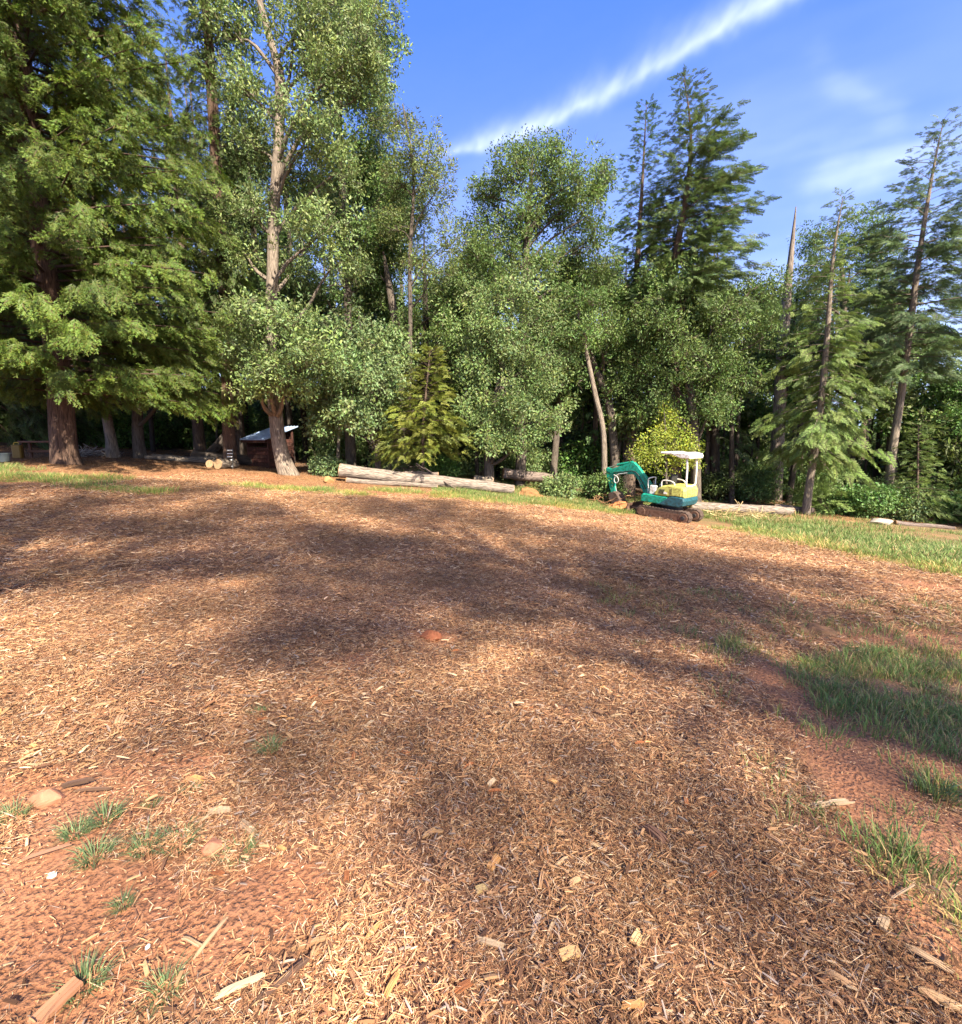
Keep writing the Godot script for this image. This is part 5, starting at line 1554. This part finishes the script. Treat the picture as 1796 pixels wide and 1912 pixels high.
func make_bits() -> void:
	var pale := Color(0.52, 0.36, 0.21)
	var cream := Color(0.60, 0.45, 0.28)
	var tan := Color(0.52, 0.31, 0.15)
	var orange := Color(0.62, 0.33, 0.13)
	var red := Color(0.36, 0.14, 0.06)
	var bark := Color(0.14, 0.085, 0.06)
	piece("wood_slab", "flat reddish board end poking in at the near left corner", "wood piece", -1.17, -1.10, 72, 0.13, 0.05, 0.02, Color(0.45, 0.22, 0.12), 0.0)
	piece("wood_splinter", "long cream splinter with a forked twist beside the near grass tuft", "wood piece", -0.69, -1.15, 28, 0.15, 0.022, 0.012, cream, 0.06)
	piece("wood_stick", "straight pale stick standing out from the edge of the bare red earth", "wood piece", -0.85, -1.29, 76, 0.15, 0.014, 0.01, pale, 0.02)
	piece("wood_splinter", "pale bent splinter lying on the red earth touching the straight stick", "wood piece", -0.90, -1.27, -18, 0.10, 0.014, 0.009, pale, 0.08)
	piece("wood_stick", "dark brown stick running up from the bottom edge past the cream splinter", "wood piece", -0.58, -1.18, 50, 0.22, 0.018, 0.015, bark, 0.02)
	piece("wood_stick", "brown plank splinter in the mulch right of the bare red earth", "wood piece", -0.54, -1.29, 20, 0.12, 0.02, 0.012, Color(0.40, 0.23, 0.12), 0.01)
	piece("wood_splinter", "broad torn pale splinter behind the red stone", "wood piece", -0.95, -1.73, -32, 0.13, 0.035, 0.014, pale, 0.03)
	piece("bark_piece", "curled dark bark strip on the earth behind the two left stones", "bark", -1.80, -1.93, 24, 0.14, 0.03, 0.02, bark, 0.06)
	piece("bark_piece", "second dark bark strip crossing the curled one", "bark", -1.70, -1.90, 10, 0.15, 0.02, 0.012, Color(0.2, 0.12, 0.08), 0.03)
	piece("wood_chunk", "tan oval chip upright in the mulch above the bare earth", "wood piece", -1.97, -2.42, -62, 0.09, 0.05, 0.02, Color(0.55, 0.33, 0.18), 0.02)
	piece("wood_splinter", "whitish curled shaving beside the broad torn splinter", "wood piece", -1.10, -1.80, 15, 0.10, 0.035, 0.012, cream, 0.08)
	piece("wood_stick", "reddish stick lying at the left border beside the grass", "wood piece", -1.62, -1.58, 30, 0.16, 0.015, 0.012, Color(0.36, 0.2, 0.13), 0.02)
	piece("wood_chunk", "bright orange block like chip in the middle of the near mulch", "wood piece", 0.05, -1.62, 58, 0.075, 0.034, 0.02, orange, 0.0)
	piece("wood_stick", "longest pale flat chip, lying level at the bottom centre", "wood piece", 0.03, -1.31, -16, 0.115, 0.024, 0.012, Color(0.62, 0.44, 0.26), 0.01)
	piece("wood_splinter", "grey tan slanting splinter right of the longest flat chip", "wood piece", 0.19, -1.39, 64, 0.10, 0.022, 0.012, Color(0.56, 0.42, 0.32), 0.02)
	piece("wood_chunk", "wide flat orange flake below the slanting grey splinter", "wood piece", 0.28, -1.28, 16, 0.075, 0.042, 0.012, Color(0.64, 0.40, 0.18), 0.03)
	piece("wood_chunk", "small pale orange chip in the sunlit mulch right of the wide flake", "wood piece", 0.51, -1.33, 48, 0.06, 0.038, 0.014, Color(0.66, 0.42, 0.20), 0.02)
	piece("wood_chunk", "yellowish knobbly chip below the bright orange block", "wood piece", 0.0, -1.50, 22, 0.045, 0.03, 0.02, Color(0.66, 0.46, 0.2), 0.02)
	piece("wood_splinter", "cream upright splinter halfway up the centre of the mulch", "wood piece", 0.05, -2.06, 60, 0.075, 0.028, 0.012, cream, 0.02)
	piece("bark_piece", "dark brown bark lump left of the sunlit strip of mulch", "bark", -0.33, -2.22, -12, 0.11, 0.035, 0.02, bark, 0.03)
	piece("wood_splinter", "slim orange sliver left of the centre near the bottom", "wood piece", -0.35, -1.34, 52, 0.075, 0.014, 0.01, orange, 0.02)
	piece("wood_splinter", "upright tan sliver above the slim orange one", "wood piece", -0.25, -1.43, 82, 0.075, 0.018, 0.01, Color(0.55, 0.32, 0.17), 0.02)
	piece("wood_stick", "thick pale barkless stick lying at the mulch's edge by the bare right soil", "wood piece", 1.64, -2.01, 9, 0.25, 0.034, 0.024, Color(0.60, 0.45, 0.28), 0.02)
	piece("bark_piece", "chunk of dark bark standing up left of the thick barkless stick", "bark", 0.73, -1.78, -58, 0.12, 0.045, 0.025, Color(0.22, 0.12, 0.075), 0.02)
	piece("bark_piece", "short dark bark peg in the mulch below the grassy bank", "bark", 1.44, -2.80, -76, 0.085, 0.04, 0.03, Color(0.26, 0.13, 0.07), 0.0)
	piece("wood_stick", "long tan splinter at the mulch's border beside the near grass", "wood piece", 1.44, -1.30, -48, 0.13, 0.022, 0.014, Color(0.55, 0.36, 0.2), 0.02)
	piece("wood_stick", "broad tan slat running out of the near right corner", "wood piece", 1.38, -1.19, -34, 0.13, 0.03, 0.014, Color(0.56, 0.35, 0.18), 0.02)
	piece("wood_splinter", "curved orange flake left of the near right corner", "wood piece", 1.11, -1.24, -40, 0.085, 0.03, 0.012, Color(0.60, 0.36, 0.18), 0.07)
	piece("wood_chunk", "wide pale chip where the mulch meets the near grass", "wood piece", 1.39, -1.42, 40, 0.06, 0.036, 0.014, pale, 0.02)
	piece("wood_stick", "thin straight twig pointing from the mulch into the near grass", "wood piece", 1.55, -1.53, 22, 0.16, 0.008, 0.008, Color(0.5, 0.36, 0.24), 0.01)
	piece("wood_stick", "dark rotten branch crossing the mulch at the middle left", "wood piece", -1.75, -2.75, 12, 0.28, 0.025, 0.02, bark, 0.04)
	piece("wood_stick", "thin grey branch lying above the tan oval chip", "wood piece", -1.45, -2.72, -4, 0.30, 0.012, 0.012, Color(0.3, 0.22, 0.18), 0.02)
	piece("wood_stick", "brown stick near the bottom edge, left of the centre", "wood piece", -0.38, -1.2, -52, 0.16, 0.018, 0.014, Color(0.42, 0.22, 0.12), 0.01)
	piece("wood_splinter", "pale upright splinter in the brown mulch left of the sunlit strip", "wood piece", -0.63, -2.48, 66, 0.09, 0.02, 0.012, cream, 0.02)
	rock("stone", "rounded red stone on the bare earth beside the grass tufts", on(-1.03, -1.62, 0.02 + lump(-1.03, -1.62)), Vector3(0.042, 0.034, 0.036), Color(0.50, 0.22, 0.12))
	rock("stone", "dull red stone half buried under the dark bark strips", on(-1.86, -1.84, 0.015 + lump(-1.86, -1.84)), Vector3(0.065, 0.045, 0.05), Color(0.40, 0.19, 0.11))
	rock("pebble", "white pebble on the bare earth at the left", on(-1.53, -1.49, 0.008 + lump(-1.53, -1.49)), Vector3(0.016, 0.011, 0.014), Color(0.7, 0.64, 0.56), "", "pebble")
	rock("pebble", "tiny white pebble in the middle of the bare earth", on(-1.04, -1.27, 0.006 + lump(-1.04, -1.27)), Vector3(0.009, 0.007, 0.008), Color(0.72, 0.68, 0.6), "", "pebble")
	rock("dirt_clod", "dark red clod of earth alone in the middle of the mulch", on(-0.41, -3.74, 0.03), Vector3(0.085, 0.06, 0.07), Color(0.25, 0.09, 0.045), "", "dirt clod")
	mound("dirt_mound", "low brown mound in the shade at the edge of the right grass", "dirt mound", on(3.16, -4.35, -0.02), Vector3(0.32, 0.11, 0.24), Color(0.15, 0.085, 0.05))
	# grass tufts growing out of the red earth
	var tufts := [[-1.60, -1.68, 0.8, "grass tuft at the left border of the bare earth, lower of a touching pair"], [-1.55, -1.76, 0.9, "grass tuft touching another, the farther of the left pair on the bare earth"], [-1.44, -1.57, 0.85, "spiky grass tuft in front of the left pair"], [-1.29, -1.62, 0.85, "grass tuft between the left pair and the red stone"], [-1.18, -1.65, 0.9, "round grass tuft just left of the rounded red stone"], [-0.93, -1.62, 0.9, "dark grass tuft just right of the rounded red stone"], [-1.22, -1.41, 0.5, "little grass sprig in the middle of the bare earth"], [-1.15, -1.16, 0.85, "low matted grass tuft at the bottom left"], [-0.91, -1.15, 0.7, "grass tuft at the bottom beside the cream splinter"], [-1.42, -1.85, 0.5, "small grass sprig behind the left tufts"], [-1.31, -1.95, 0.55, "flattened grass sprig among pale shavings"], [-1.09, -2.26, 0.8, "tall thin grass tuft rising from the brown mulch"], [-1.30, -2.60, 0.6, "green weed in the mulch farther back on the left"], [2.26, -2.14, 1.1, "upright tuft of coarse grass by the pale straw on the right"], [-1.92, -1.75, 0.8, "grass clump cut by the left border"]]
	var meshes := []
	for k in 3:
		meshes.append(grass_mesh(150, 0.055, 0.085, 0.0042, 1.5, Color(0.15, 0.22, 0.09), 0.1))
	for k in tufts.size():
		var e: Array = tufts[k]
		var o := thing("grass_tuft", e[3], "grass tuft", on(e[0], e[1], lump(e[0], e[1])), rnd(0, TAU), "grass tufts on the bare earth")
		o.scale = Vector3(1, 1.25 if k in [11, 13] else 0.8, 1) * float(e[2])
		part("blades", meshes[k % 3], mats.grass, o)
	# bigger chips lying loose everywhere in the near mulch
	var protos := []
	for k in 12:
		protos.append(splinter(rnd(0.045, 0.08), rnd(0.009, 0.02), rnd(0.006, 0.012), [pale, tan, Color(0.5, 0.3, 0.16), orange, red, Color(0.45, 0.25, 0.12)][k % 6], rnd(-0.03, 0.06)))
	var made := 0
	while made < 110:
		var z := -rnd(1.1, 3.6)
		var x := rnd(-1.1, 1.0) * (0.25 - z * 1.02)
		if mulch_cover(x, z) < 0.7:
			continue
		var o := single("wood_chip", protos[made % 12], mats.wood, on(x, z, 0.024 + lump(x, z)), "large loose wood chip lying on the near mulch", "wood chip", "large loose chips on the near mulch")
		o.rotation = Vector3(rnd(-0.25, 0.25), rnd(0, TAU), rnd(-0.2, 0.25))
		made += 1
